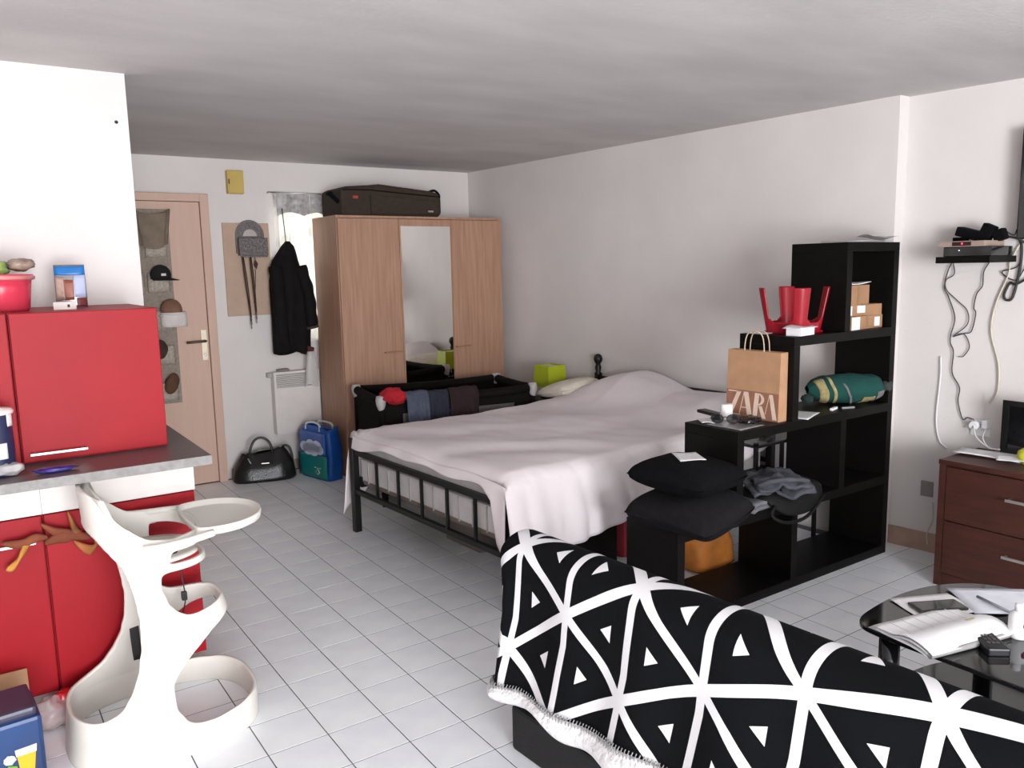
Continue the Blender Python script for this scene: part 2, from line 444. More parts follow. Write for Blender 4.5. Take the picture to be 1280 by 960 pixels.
# lanyards hanging below
m_strap = mat('dark_brown_strap', (58, 36, 30), .8); m_keys = mat('key_metal', (96, 92, 90), .35, .8)
def lanyard(x, l, label, dx):
    t = thing('lanyard', label, 'lanyard', (x, YF-.05, 1.64-l), 0, 'key straps under the pewter holder')
    s = B(); y = YF-.054
    s.tube([(x, y, 1.636), (x+dx*.3, y-.004, 1.636-l*.4), (x+dx, y+.002, 1.636-l)], .0045, 6, smooth=6)
    s.tube([(x+.007, y-.004, 1.636), (x+dx*.4+.012, y, 1.636-l*.45), (x+dx+.003, y, 1.636-l)], .0038, 6, smooth=6)
    st = obj('strap', s, m_strap, t)
    obj('clip', B().lathe([(.004, 0), (.007, .01), (.005, .03)], (x+dx, y, 1.606-l), 8), m_keys, t)
    obj('key', B().box(x+dx-.006, x+dx+.006, y-.002, y+.002, 1.58-l, 1.606-l).box(x+dx-.003, x+dx+.003, y-.001, y+.001, 1.55-l, 1.58-l), m_keys, t)
    return t
lanyard(.87, .44, 'dark brown key strap, longer one under the pewter holder', .035)
lanyard(.925, .40, 'dark brown key strap, middle one under the pewter holder', .02)
t = thing('leather_fob', 'brown leather diamond fob hanging from the pewter holder', 'key fob', (.97, YF-.05, 1.50), 0)
obj('fob', B().prism([(.962, 1.615), (.980, 1.585), (.967, 1.545), (.95, 1.575)], YF-.06, YF-.052, lambda u, v, d: (u, d, v)), m_strap, t)
obj('cord', B().tube([(.962, YF-.056, 1.63), (.962, YF-.056, 1.61)], .0025, 6).tube([(.962, YF-.053, 1.545), (.95, YF-.053, 1.40), (.935, YF-.053, 1.30)], .002, 6, smooth=4), m_strap, t)

# window with curtain
wn = sroot('window_1', (WX0, YF+.05, WZ0))
b = B()
for x0, x1 in ((WX0, WX0+.045), (WX1-.045, WX1), (1.44, 1.48)): b.box(x0, x1, YF+.06, YF+.1, WZ0, WZ1)
for z0, z1 in ((WZ0, WZ0+.045), (WZ1-.045, WZ1)): b.box(WX0+.045, WX1-.045, YF+.06, YF+.1, z0, z1)
obj('window_frame', b, m_frame, wn)
m_pane = mat('window_glass', (240, 245, 245), .02, trans=1.0, var=0)
obj('pane', B().box(WX0+.045, 1.44, YF+.078, YF+.082, WZ0+.045, WZ1-.045), m_pane, wn)
obj('pane', B().box(1.48, WX1-.045, YF+.078, YF+.082, WZ0+.045, WZ1-.045), m_pane, wn)
obj('window_sill', B().box(WX0-.02, WX1, YF-.03, YF+.06, WZ0-.03, WZ0, .004), m_frame, wn)
def curtain_mat():
    m = bpy.data.materials.new('patterned_voile'); m.use_nodes = True; nt = m.node_tree
    b_ = nt.nodes['Principled BSDF']; tc = nt.nodes.new('ShaderNodeTexCoord')
    n = nt.nodes.new('ShaderNodeTexVoronoi'); n.inputs['Scale'].default_value = 9
    nt.links.new(tc.outputs['Object'], n.inputs['Vector'])
    r_ = nt.nodes.new('ShaderNodeValToRGB'); r_.color_ramp.elements[0].color = lin((150, 146, 146)); r_.color_ramp.elements[1].color = lin((222, 216, 212))
    r_.color_ramp.elements[0].position = .25; r_.color_ramp.elements[1].position = .6
    nt.links.new(n.outputs['Distance'], r_.inputs[0]); nt.links.new(r_.outputs[0], b_.inputs['Base Color'])
    b_.inputs['Roughness'].default_value = .95
    tr = nt.nodes.new('ShaderNodeBsdfTranslucent'); tr.inputs[0].default_value = lin((232, 226, 218))
    mx = nt.nodes.new('ShaderNodeMixShader'); mx.inputs[0].default_value = .3
    nt.links.new(b_.outputs[0], mx.inputs[1]); nt.links.new(tr.outputs[0], mx.inputs[2])
    nt.links.new(mx.outputs[0], nt.nodes['Material Output'].inputs[0]); return m
t = thing('curtain', 'grey and white patterned curtain half hidden behind the wardrobe', 'curtain', (1.45, YF-.05, 1.0))
def cf(u, v):
    x = lerp(1.13, 1.74, u)
    return (x, YF-.045+.014*math.sin(u*38)+.006*math.sin(u*91+2), lerp(2.095, 1.0, v))
obj('voile', B().grid(90, 6, cf), curtain_mat(), t, fixn=False)
def vf(u, v):
    x = lerp(1.145, 1.74, u)
    return (x, YF-.066+.010*math.sin(u*33+1), lerp(2.098, 1.93+.03*abs(math.sin(u*9.4)), v))
m_val = mat('grey_print_voile', (150, 147, 147), .95, var=.3, scale=26, col2=(206, 202, 199))
obj('valance', B().grid(80, 5, vf), m_val, t, fixn=False)
t = thing('curtain_rod', 'thin metal curtain rod above the small window', 'curtain rod', (1.4, YF-.05, 2.1))
obj('rod', B().tube([(1.085, YF-.055, 2.102), (1.78, YF-.055, 2.102)], .006, 8), m_steel, t)
obj('bracket', B().box(1.095, 1.105, YF-.06, YF, 2.096, 2.108), m_steel, t)
obj('bracket', B().box(1.76, 1.77, YF-.06, YF, 2.096, 2.108), m_steel, t)
tag(obj('curtain_wand', B().tube([(1.175, YF-.085, 1.985), (1.195, YF-.088, 1.62)], .0035, 6), m_cord), 'thin dark wand hanging beside the curtain', 'wand')

# jacket on a hook
m_jack = mat('black_padded_coat', (16, 14, 15), .85, var=.2, scale=10, bump=.3, bscale=25, spec=.2)
t = thing('jacket', 'black hooded coat hanging on the wall by the wardrobe', 'jacket', (1.22, YF-.1, .92))
def jk(u, v):
    a = u*2*math.pi
    zt = lerp(1.745, .925, v)
    wl = interp([(0, .012), (.05, .05), (.18, .125), (.35, .15), (1, .152)], v)
    wr_ = interp([(0, .012), (.05, .05), (.18, .07), (.38, .12), (.7, .14), (1, .13)], v)
    dp = interp([(0, .02), (.2, .06), (.5, .075), (1, .06)], v)
    c, s_ = math.cos(a), math.sin(a)
    x = 1.20+(c*wr_ if c > 0 else c*wl)
    y = YF-.085+s_*dp*(1+.12*math.sin(7*a+3*v))+.012*nz(x, v, a, 6)
    return (x, min(y, YF-.012), zt-.02*abs(math.sin(2*a))*v)
obj('body', B().grid(44, 24, jk, closeu=True), m_jack, t, solid=.006)
def slv(x0, x1, z1, dx):
    s = B(); s.tube([(x0, YF-.12, 1.56), (lerp(x0, x1, .5)+dx, YF-.15, 1.35), (x1, YF-.14, z1)], lambda k: lerp(.052, .045, k)+.004*math.sin(k*22), 12, smooth=8)
    return s
obj('sleeve', slv(1.09, 1.11, .99, -.01), m_jack, t)
obj('sleeve', slv(1.27, 1.335, 1.11, .01), m_jack, t)
obj('lining', B().obox((1.30, YF-.10, .925), .045, .03, .035, Matrix.Rotation(.3, 3, 'Y'), .012), mat('dark_red_lining', (74, 22, 28), .8), t)
obj('cuff', B().tube([(1.333, YF-.14, 1.115), (1.337, YF-.14, 1.095)], .048, 12), mat('grey_brown_cuff', (62, 52, 50), .9), t)

# radiator
t = thing('radiator', 'white electric panel radiator with slotted top grille under the coat', 'radiator', (1.23, YF, .30))
rb = B().box(1.035, 1.39, YF-.085, YF-.015, .30, .655).box(1.035, 1.39, YF-.085, YF-.015, .757, .775)
rb.box(1.035, 1.05, YF-.085, YF-.015, .655, .757).box(1.38, 1.39, YF-.085, YF-.015, .655, .757).box(1.05, 1.38, YF-.022, YF-.015, .655, .757)
rbo = obj('body', rb, m_whitepanel, t)
obj('back_bracket', B().box(1.1, 1.38, YF-.016, YF, .36, .72), m_steel, t)
for k in range(7): obj('louvre', B().box(1.05, 1.38, YF-.084, YF-.058, .659+k*.0137, .6665+k*.0137), m_whitepanel, rbo)
obj('control_box', B().box(1.0, 1.035, YF-.05, YF-.0, .735, .77, .004).box(1.02,1.04,YF-.03,YF-.02,.74,.765), mat('pale_grey_plastic', (176, 172, 168), .5), t)
tag(obj('folded_cloth', B().obox((1.12, YF-.05, .785), .045, .025, .010, Matrix.Rotation(.1, 3, 'Z'), .008), mat('grey_cloth', (140, 132, 126), .95)), 'small grey cloth lying on the radiator', 'cloth')
# white plastic bag hanging from the coat hook over the radiator
def pb(u, v):
    a = u*2*math.pi; w = lerp(.04, .075, v)
    return (1.315+w*math.cos(a)*.8, YF-.135+.022*math.sin(a), lerp(.92, .66, v)+.015*math.cos(3*a)*v)
m_clear = mat('translucent_plastic', (222, 218, 216), .3, var=.03, alpha=.55)
tag(obj('plastic_bag', B().grid(24, 8, pb, closeu=True), m_clear), 'clear plastic bag hanging in front of the radiator grille', 'plastic bag')

# black handbag
m_leather = mat('black_leather', (17, 15, 15), .32, var=.15, scale=14, bump=.2, bscale=90)
hb = thing('handbag', 'shiny black leather handbag with ring handle on the floor', 'handbag', (.89, 2.85, 0), R(-14))
hb.scale = (1.12, 1.05, 1.04)
def hbf(u, v):
    a = u*2*math.pi; c, s_ = math.cos(a), math.sin(a)
    w = interp([(0, .185), (.08, .20), (.5, .19), (.85, .15), (1, .13)], v); d = interp([(0, .085), (.08, .095), (.5, .075), (1, .018)], v)
    e = 2/3.2
    x = math.copysign(abs(c)**e, c)*w; y = math.copysign(abs(s_)**e, s_)*d
    z = v*.205+.012*math.sin(5*a)*v*v+.02*v*(x/.15)
    return (x+.006*nz(a, v, 1, 3), y*(1+.1*math.sin(9*a)*v), max(0.0, z))
bb = B().grid(40, 14, hbf, closeu=True)
n0 = len(bb.v); bb.f.append(tuple(i*14 for i in range(40))); bb.sm.append(False)
obj('body', bb, m_leather, hb, world_co=False, solid=.004)
obj('handle', B().tube([(-.075, -.03, .15), (-.085, -.035, .215), (-.055, -.03, .29), (-.01, -.03, .31), (.035, -.03, .28), (.055, -.035, .215), (.05, -.03, .15)], .0085, 8, smooth=5), m_leather, hb, world_co=False)
obj('handle', B().tube([(.10, .03, .17), (.135, .035, .225), (.17, .03, .21), (.185, .02, .14), (.18, .02, .09)], .0085, 8, smooth=5), m_leather, hb, world_co=False)
obj('buckle', B().box(-.02, .03, -.083, -.076, .13, .138, .001), m_steel, hb, world_co=False)
obj('zip_pull', B().tube([(-.10, -.06, .175), (-.085, -.075, .14)], .004, 6), m_steel, hb, world_co=False)

# big blue shopping bag
bs = thing('shopping_bag', 'tall blue woven shopping bag with sky picture by the wardrobe', 'shopping bag', (1.262, 2.66, 0), R(-77))
m_blue = mat('blue_woven_plastic', (18, 82, 166), .4, var=.06); m_teal = mat('teal_green_print', (20, 118, 134), .4, var=.1, scale=5, col2=(24, 128, 104))
m_sky = mat('sky_print', (58, 92, 168), .4, scale=9, col2=(86, 120, 186)); m_cloud = mat('cloud_print', (196, 206, 224), .45)
def bsf(u, v):
    a = u*2*math.pi; c, s_ = math.cos(a), math.sin(a); e = 2/5.5
    w = .19+.012*math.sin(v*3); d = .068
    k = 1-.10*v*v
    x = math.copysign(abs(c)**e, c)*w*k; y = math.copysign(abs(s_)**e, s_)*d*k
    return (x+.007*nz(x*8, y*8, v*6), y+.007*nz(y*8, x*8, v*5+3), v*.385+.012*math.sin(3*a)*v)
bb = B().grid(48, 14, bsf, closeu=True); bb.f.append(tuple(i*14 for i in range(48))); bb.sm.append(False)
obj('body', bb, m_blue, bs, world_co=False, solid=.003)
def bp_(x0, x1, z0, z1, off): return B().grid(8, 8, lambda u, v: (lerp(x0, x1, u)*1.42, -.071*(1-.10*(lerp(z0, z1, v)/.385)**2)-off+.004*nz(u*2, v*2, 4), lerp(z0, z1, v)))
obj('teal_print_panel', bp_(-.128, .125, .012, .185, .006), m_teal, bs, world_co=False, solid=.003)
sp_ = obj('sky_print_panel', bp_(-.118, .115, .195, .35, .006), m_sky, bs, world_co=False, solid=.003)
cl = B()
for cx, cz, rr in ((-.06, .235, .04), (-.005, .255, .042), (.05, .25, .045), (.02, .225, .05), (-.03, .222, .045), (.075, .228, .035)):
    cl.lathe([(rr, 0), (rr*.98, .0015)], (cx, 0, cz), 16, axis='Y')
cl.v = [(x*1.42, -.0835-y, z) for x, y, z in cl.v]
obj('cloud_print', cl, m_cloud, sp_, world_co=False)
lg = B()
for pts in ([(.015, .052), (.032, .09), (.049, .052)], [(.004, .09), (.018, .09)], [(.046, .09), (.06, .09)], [(.024, .045), (.04, .045)]):
    lg.tube([(x*1.4+.02, -.0805, z) for x, z in pts], .0035, 6)
obj('white_emblem', lg, m_cloud, bs, world_co=False)
bh = B().tube([(-.09, -.06, .36), (-.085, -.055, .405), (.0, -.05, .42), (.08, -.055, .405), (.085, -.06, .36)], .008, 8, smooth=4)
obj('strap', bh, mat('white_strap', (214, 214, 218), .6), bs, world_co=False)
bh = B().tube([(-.09, .055, .36), (-.08, .05, .40), (.0, .045, .41), (.08, .05, .40), (.085, .055, .36)], .008, 8, smooth=4)
obj('strap', bh, mat('white_strap', (214, 214, 218), .6), bs, world_co=False)
obj('contents', B().obox((0, 0, .345), .15, .045, .018, Matrix.Identity(3), .015), mat('dark_bag_content', (30, 34, 52), .8), bs, world_co=False)

# ------------------------------------------------------------------ wardrobe
WX, WXR, WY0, WY1, WH = 1.395, 2.795, 2.48, 2.93, 1.895
t = thing('wardrobe', 'three-door pale oak wardrobe with mirror on its middle door', 'wardrobe', ((WX+WXR)/2, (WY0+WY1)/2, 0))
obj('side_panel', B().box(WX, WX+.02, WY0, WY1, 0, WH), m_oak, t); obj('side_panel', B().box(WXR-.02, WXR, WY0, WY1, 0, WH), m_oak, t)
obj('top_panel', B().box(WX, WXR, WY0, WY1, WH, WH+.018), m_oak, t); obj('back_panel', B().box(WX+.02, WXR-.02, WY1-.01, WY1, 0, WH), m_oak, t)
obj('plinth', B().box(WX+.02, WXR-.02, WY0+.02, WY0+.04, 0, .07), m_oak, t)
xs = [WX+.004, 1.88, 2.325, WXR-.004]
for k in range(3):
    d = obj('door', B().box(xs[k]+.0015, xs[k+1]-.0015, WY0-.02, WY0-.001, .072, WH-.004), m_oak, t, bevel=.0015)
    if k == 1: obj('mirror', B().box(xs[1]+.012, xs[2]-.012, WY0-.0245, WY0-.02, .14, WH-.055), m_mirror, d)
    else:
        hx0, hx1 = (1.72, 1.868) if k == 0 else (2.335, 2.47)
        obj('handle', B().box(hx0, hx1, WY0-.045, WY0-.035, .907, .917).box(hx0, hx0+.01, WY0-.036, WY0-.02, .907, .917).box(hx1-.01, hx1, WY0-.036, WY0-.02, .907, .917), mat('dull_gold_handle', (168, 128, 98), .45, .4), d)

# suitcase on top
m_suit = mat('dark_olive_brown_nylon', (52, 40, 29), .85, var=.12, scale=30, bump=.25, bscale=160)
t = thing('suitcase', 'dark brown soft suitcase lying on top of the wardrobe', 'suitcase', (1.88, 2.74, WH+.018))
Z0 = WH+.018
poly = [(1.475, Z0), (2.27, Z0), (2.3, Z0+.03), (2.3, Z0+.14), (2.275, Z0+.185), (2.2, Z0+.20), (1.78, Z0+.235), (1.70, Z0+.225), (1.52, Z0+.21), (1.475, Z0+.19)]
obj('shell', B().prism(poly, 2.55, 2.93, lambda u, v, d: (u, d, v)), m_suit, t, bevel=.018)
obj('front_pocket', B().prism([(1.70, Z0+.02), (2.27, Z0+.02), (2.27, Z0+.13), (1.70, Z0+.15)], 2.535, 2.55, lambda u, v, d: (u, d, v)), m_suit, t, bevel=.006)
obj('side_handle', B().tube([(1.475, 2.6, Z0+.10), (1.43, 2.6, Z0+.14), (1.42, 2.63, Z0+.16), (1.435, 2.7, Z0+.165), (1.475, 2.72, Z0+.17)], .016, 8, smooth=4), m_blackfab, t)
obj('top_handle', B().tube([(2.2, 2.58, Z0+.19), (2.25, 2.57, Z0+.205), (2.29, 2.57, Z0+.175), (2.295, 2.58, Z0+.14)], .010, 8, smooth=4), m_blackfab, t)
obj('red_tag', B().box(1.565, 1.605, 2.545, 2.552, Z0+.125, Z0+.145), mat('red_tag', (168, 60, 48), .7), t)
obj('badge', B().box(2.17, 2.215, 2.528, 2.536, Z0+.038, Z0+.05), m_steel, t)
zp = B().tube([(1.49, 2.549, Z0+.185), (1.69, 2.549, Z0+.19), (2.29, 2.549, Z0+.155)], .004, 6); obj('zip', zp, m_blackfab, t)

# ------------------------------------------------------------------ bed
BT = R(3.5)
bed = thing('bed', 'double bed with black metal bar footboard and white bedding', 'bed', (.943, 1.296, 0), BT)
LB, WB = 1.97, 1.45
def bpost(x, y, h, r=.021): return B().box(x-r, x+r, y-r, y+r, 0, h, .004)
obj('foot_post', bpost(0, 0, .565), m_blackmetal, bed, world_co=False)
obj('foot_post', bpost(0, -WB, .48), m_blackmetal, bed, world_co=False)
obj('footboard_rail', B().box(-.013, .013, -WB+.02, -.02, .468, .495), m_blackmetal, bed, world_co=False)
obj('footboard_rail', B().box(-.013, .013, -WB+.02, -.02, .235, .260), m_blackmetal, bed, world_co=False)
for k in range(6): obj('bar', B().box(-.007, .007, -.268+.007-k*.236, -.268-.007-k*.236, .26, .468), m_blackmetal, bed, world_co=False)
for y in (0, -WB):
    p = B().box(LB-.02, LB+.02, y-.02, y+.02, 0, .74, .003)
    hp_ = obj('head_post', p, m_blackmetal, bed, world_co=False)
    obj('finial', B().lathe([(.024, .735), (.03, .745), (.018, .76), (.024, .79), (.016, .815), (.028, .835), (.033, .855), (.026, .878), (.006, .89)], (LB, y, 0), 14), m_blackmetal, hp_, world_co=False)
for z in (.36, .72): obj('headboard_rail', B().box(LB-.012, LB+.012, -WB+.02, -.02, z-.012, z+.012), m_blackmetal, bed, world_co=False)
for k in range(9): obj('bar', B().box(LB-.006, LB+.006, -.146-k*.145-.006, -.146-k*.145+.006, .372, .708), m_blackmetal, bed, world_co=False)
for y in (-.03, -WB+.03): obj('side_rail', B().box(.02, LB-.02, y-.012, y+.012, .27, .33), m_blackmetal, bed, world_co=False)
obj('slat_base', B().box(.03, LB-.03, -WB+.05, -.05, .29, .315), mat('grey_slat_wood', (120, 108, 98), .8), bed, world_co=False)
bx = obj('box_spring', B().box(.03, LB-.05, -WB+.03, -.02, .30, .435, .012), m_matt, bed, world_co=False)
for k in range(12): obj('seam', B().box(.024, .031, -.12-k*.115, -.112-k*.115, .305, .43), mat('seam_grey', (176, 172, 170), .9), bx, world_co=False)
obj('mattress', B().box(.03, LB-.05, -WB+.02, -.01, .435, .595, .035), m_matt, bed, world_co=False)
# sheet with hanging side
def topz(x, y):
    z = .607
    hy_ = interp([(-1.5, .05), (-1.38, .09), (-1.2, .135), (-1.05, .13), (-.9, .125), (-.7, .165), (-.5, .20), (-.3, .165), (-.12, .10), (0, .05)], y)
    z += hy_*math.exp(-((x-1.78)/.27)**2 if x < 1.78 else 0)
    z += .016*nz(x*2.2, y*2.2, 1)+.007*math.sin(7*x+9*y+3*nz(x, y, 5, 2))+.005*nz(x*9, y*6, 3)
    return z
def sheet(u, v):
    # v: 0 far hem .. 1 near hem ; u: 0 foot .. 1 head
    L_near = interp([(0, .36), (.10, .36), (.3, .30), (.55, .22), (1, .17)], u)
    L_far = interp([(0, .50), (.06, .40), (.15, .12), (1, .10)], u)
    x = lerp(-.005, LB-.03, u)
    tot = L_far+WB+L_near; s_ = v*tot
    fold = .018*math.sin(u*34+2*math.sin(u*9))+.012*math.sin(u*71)
    if s_ < L_far:
        d = L_far-s_
        y = .005+.03*min(1, d*6)+fold*min(1, d*4)*.7+.06*d
        z = topz(x, 0)-d-.004
        x2 = x-.09*d*(1 if u < .12 else 0)
        return (x2, y, max(z, .02))
    s2 = s_-L_far
    if s2 <= WB:
        y = -s2
        edge = min(s2, WB-s2)
        z = topz(x, y)-.022*max(0, 1-edge/.05)**2
        if x < .06: z -= .03*(1-x/.06)**2
        return (x, y, z)
    d = s2-WB
    y = -WB-.012-.028*max(0, 1-u*10)-.055*min(1, d*5)-abs(fold)*min(1, d*4)*.9-.03*d
    z = topz(x, -WB)-.02-d
    return (x-(.10*d+.035)*max(0, 1-u*9), y, max(.16, z))
obj('sheet', B().grid(120, 110, sheet), m_sheet, bed, world_co=False, solid=.004, fixn=False)
def sfoot(u, v):
    y = lerp(.005, -WB-.036, u)
    hang = interp([(0, .07), (.25, .038), (.6, .035), (.88, .045), (.93, .09), (.95, .26), (1, .33)], u)+.008*math.sin(u*20)
    z = topz(0, y)-.03
    return (-.006-.012*math.sin(v*math.pi*.5)-.003*math.sin(u*30)-.026*max(0, (u-.85)/.15), y, z-v*hang)
obj('sheet_foot_edge', B().grid(70, 8, sfoot), m_sheet, bed, world_co=False, solid=.004, fixn=False)
# pillow peeping out on the far side
def pillow_mesh(hx, hy, hz, n=22, pinch=.25):
    b_ = B()
    for sgn in (1, -1):
        def pf(u, v):
            x = (u-.5)*2; y = (v-.5)*2
            k = (max(0, 1-abs(x)**2.4)*max(0, 1-abs(y)**2.4))**.42
            pe = 1-pinch*.16*(1-k)*(abs(x*y)**.5 < .8)
            rc_ = 1-.10*(x*x*y*y)
            x *= rc_; y *= rc_
            return (x*hx*(1-.07*(1-abs(y)**2)*abs(x)), y*hy*(1-.07*(1-abs(x)**2)*abs(y)), sgn*hz*k+.10*hz*nz(x*1.7, y*1.7, sgn))
        b_.grid(n, n, pf)
    return b_
def xf(b_, M_): b_.v = [(M_ @ Vector(v))[:] for v in b_.v]; return b_
pm = xf(pillow_mesh(.20, .16, .055), Matrix.Translation((1.68, .0, .675)) @ Matrix.Rotation(R(-6), 4, 'Y') @ Matrix.Rotation(R(-10), 4, 'X'))
bw = Matrix.Translation((.943, 1.296, 0)) @ Matrix.Rotation(BT, 4, 'Z')
tag(obj('pillow', xf(pm, bw), mat('cream_pillowcase', (226, 218, 202), .9, bump=.15, bscale=20)), 'cream pillow under the sheet at the head of the bed', 'pillow')

# things under the bed
tag(obj('storage_box', xf(B().box(-.22, .22, -.16, .16, 0, .24, .01), Matrix.Translation((1.55, .10, 0)) @ Matrix.Rotation(BT, 4, 'Z')), m_black), 'black storage box on the floor under the bed', 'box')
tag(obj('holdall', xf(B().box(-.17, .17, -.14, .14, 0, .26, .05), Matrix.Translation((2.0, .12, 0)) @ Matrix.Rotation(BT, 4, 'Z')), mat('dark_red_nylon', (120, 24, 34), .8)), 'dark red holdall on the floor under the bed', 'bag')
tag(obj('storage_crate', xf(B().box(-.45, .45, -.17, .17, 0, .16, .015), Matrix.Translation((1.75, .72, 0)) @ Matrix.Rotation(BT, 4, 'Z')), mat('grey_brown_board', (112, 104, 100), .8)), 'flat grey storage crate pushed under the middle of the bed', 'box')

# ------------------------------------------------------------------ travel cot
PZ = .72
cot = thing('travel_cot', 'black fabric travel cot between the bed and the wardrobe', 'cot', (1.875, 1.86, 0), R(-9))
m_cot = mat('black_cot_fabric', (20, 15, 14), .9, var=.15, scale=20, bump=.2, spec=.15); m_cotmesh = mat('grey_mesh_fabric', (108, 103, 102), .9, var=.1, scale=160, alpha=.75)
CL, CW = .54, .30
obj('base', B().box(-CL+.01, CL-.01, -CW+.01, CW-.01, .06, .16, .02), m_cot, cot, world_co=False)
for sx in (-1, 1):
    for sy in (-1, 1):
        lg = obj('corner_post', B().tube([(sx*CL, sy*CW, 0), (sx*CL, sy*CW, PZ-.045)], .021, 10), m_cot, cot, world_co=False)
        obj('corner_cap', B().lathe([(.008, PZ-.11), (.018, PZ-.085), (.031, PZ-.05), (.034, PZ-.02), (.029, PZ+.004), (.008, PZ+.008)], (sx*(CL+.002), sy*(CW+.002), 0), 14), mat('white_corner_plastic', (176, 172, 172), .4), lg, world_co=False)
def rail(p, q, sag): 
    return B().tube([p, ((p[0]*.75+q[0]*.25), (p[1]*.75+q[1]*.25), p[2]-sag*.8), ((p[0]+q[0])/2, (p[1]+q[1])/2, p[2]-sag), ((p[0]*.25+q[0]*.75), (p[1]*.25+q[1]*.75), p[2]-sag*.8), q], .03, 10, smooth=4)
for sy in (-1, 1): obj('top_rail', rail((-CL+.03, sy*CW, PZ-.03), (CL-.03, sy*CW, PZ-.03), .012), m_cot, cot, world_co=False)
for sx in (-1, 1): obj('top_rail', rail((sx*CL, -CW+.03, PZ-.03), (sx*CL, CW-.03, PZ-.03), .006), m_cot, cot, world_co=False)
obj('end_panel', B().box(-CL-.006, -CL+.006, -CW, CW, .08, PZ-.04), m_cot, cot, world_co=False)
obj('end_panel', B().box(CL-.006, CL+.006, -CW, CW, .08, PZ-.04), m_cot, cot, world_co=False)
obj('side_panel', B().box(-CL, CL, CW-.006, CW+.006, .08, PZ-.04), m_cot, cot, world_co=False)
obj('side_panel', B().box(-CL, CL, -CW-.006, -CW+.006, .60, PZ-.04).box(-CL, -CL+.14, -CW-.006, -CW+.006, .08, .6).box(CL-.14, CL, -CW-.006, -CW+.006, .08, .6).box(-CL, CL, -CW-.006, -CW+.006, .08, .2), m_cot, cot, world_co=False)
obj('mesh_window', B().box(-CL+.14, CL-.14, -CW-.002, -CW+.002, .2, .60), m_cotmesh, cot, world_co=False)
obj('cot_mattress', B().box(-CL+.03, CL-.03, -CW+.03, CW-.03, .16, .21, .012), mat('pale_cot_mattress', (180, 158, 152), .9), cot, world_co=False)
cw = Matrix.Translation((1.875, 1.86, 0)) @ Matrix.Rotation(R(-9), 4, 'Z')
def draped(name, x0, x1, lout, lin_, m, label, cat, seed, rag=.02, lift=0.0):
    """garment hung over the near rail of the cot"""
    def gf(u, v):
        x = lerp(x0, x1, u); r = .037+lift+.012*abs(nz(u*3, v*2, seed))
        tot = lin_+math.pi*r+lout+rag*math.sin(u*7+seed); s_ = v*tot
        wob = .010*math.sin(u*16+seed)+.008*nz(u*4, v*4, seed)
        if s_ < lin_: p = (x, -CW+r+wob, PZ-.032-(lin_-s_))
        elif s_ < lin_+math.pi*r:
            a = (s_-lin_)/r; p = (x, -CW+r*math.cos(a)+wob*.3, PZ-.032+r*math.sin(a))
        else:
            d = s_-lin_-math.pi*r; p = (x+.03*math.sin(seed)*d, -CW-r-abs(wob)-.02*d, PZ-.032-d)
        return (cw @ Vector(p))[:]
    return tag(obj(name, B().grid(26, 30, gf), m, solid=.005), label, cat, 'clothes hung over the travel cot')
m_redg = mat('red_jersey', (166, 20, 34), .9, bump=.2); m_denim = mat('blue_grey_denim', (74, 80, 96), .95, var=.15, scale=30, bump=.3, bscale=150)
m_navy = mat('navy_cotton', (36, 38, 52), .95, bump=.2); m_maroon = mat('maroon_wool', (38, 20, 22), .95, bump=.3)
def heap(u, v):
    a = u*2*math.pi; ph = (v-.5)*math.pi; d = Vector((math.cos(a)*math.cos(ph), math.sin(a)*math.cos(ph), math.sin(ph)))
    k = 1+.25*noise.noise(d*2.3)+.12*noise.noise(d*5+Vector((3, 1, 0)))
    return (cw @ Vector((-.455+d.x*.085*k-.02*d.z, -CW-.01+d.y*.06*k, PZ+.0+d.z*.055*k)))[:]
tag(obj('sweater', B().grid(30, 22, heap, closeu=True), m_redg), 'bright red garment bunched on the cot corner', 'clothing', 'clothes hung over the travel cot')
draped('jeans', -.385, -.235, .22, .2, m_denim, 'grey blue denim jeans hung over the cot rail', 'clothing', 2.2, .03, .012)
draped('shirt', -.23, -.095, .24, .2, m_navy, 'navy shirt hung over the cot rail next to denim', 'clothing', 3.1, .01, .006)
draped('cardigan', -.09, .115, .27, .2, m_maroon, 'dark maroon cardigan hung over the cot rail', 'clothing', 4.4, .01, .012)

# ------------------------------------------------------------------ nightstand and green lamp
t = thing('nightstand', 'small black bedside table in the corner under the green lamp', 'table', (2.72, 1.70, 0))
obj('table_top', B().box(2.55, 2.89, 1.52, 1.88, .53, .555, .003), m_black, t)
for sx in (2.57, 2.85):
    for sy in (1.54, 1.84): obj('leg', B().box(sx, sx+.025, sy, sy+.025, 0, .53), m_black, t)
obj('shelf', B().box(2.57, 2.875, 1.54, 1.865, .22, .24), m_black, t)
m_lime = mat('lime_green_shade', (166, 178, 22), .7, var=.03)
t = thing('table_lamp', 'lime green square-shaded lamp on the bedside table', 'lamp', (2.70, 1.72, .555), R(3))
sh = B(); a_, c_ = .088, .078
for z0, z1 in ((.645, .80),):
    for (xa, ya), (xb, yb) in (((-1, -1), (1, -1)), ((1, -1), (1, 1)), ((1, 1), (-1, 1)), ((-1, 1), (-1, -1))):
        sh.add([(xa*a_, ya*a_, z0-.555), (xb*a_, yb*a_, z0-.555), (xb*c_, yb*c_, z1-.555), (xa*c_, ya*c_, z1-.555)], [(0, 1, 2, 3)])
obj('lamp_shade', sh, m_lime, t, world_co=False, solid=.004)
obj('shade_liner', B().box(-.07, .07, -.07, .07, .232, .236), mat('white_shade_liner', (226, 222, 196), .8), t, world_co=False)
obj('stem', B().tube([(0, 0, .0), (0, 0, .2)], .008, 10), m_blackmetal, t, world_co=False)
obj('base', B().box(-.05, .05, -.05, .05, 0, .015, .003), m_blackmetal, t, world_co=False)

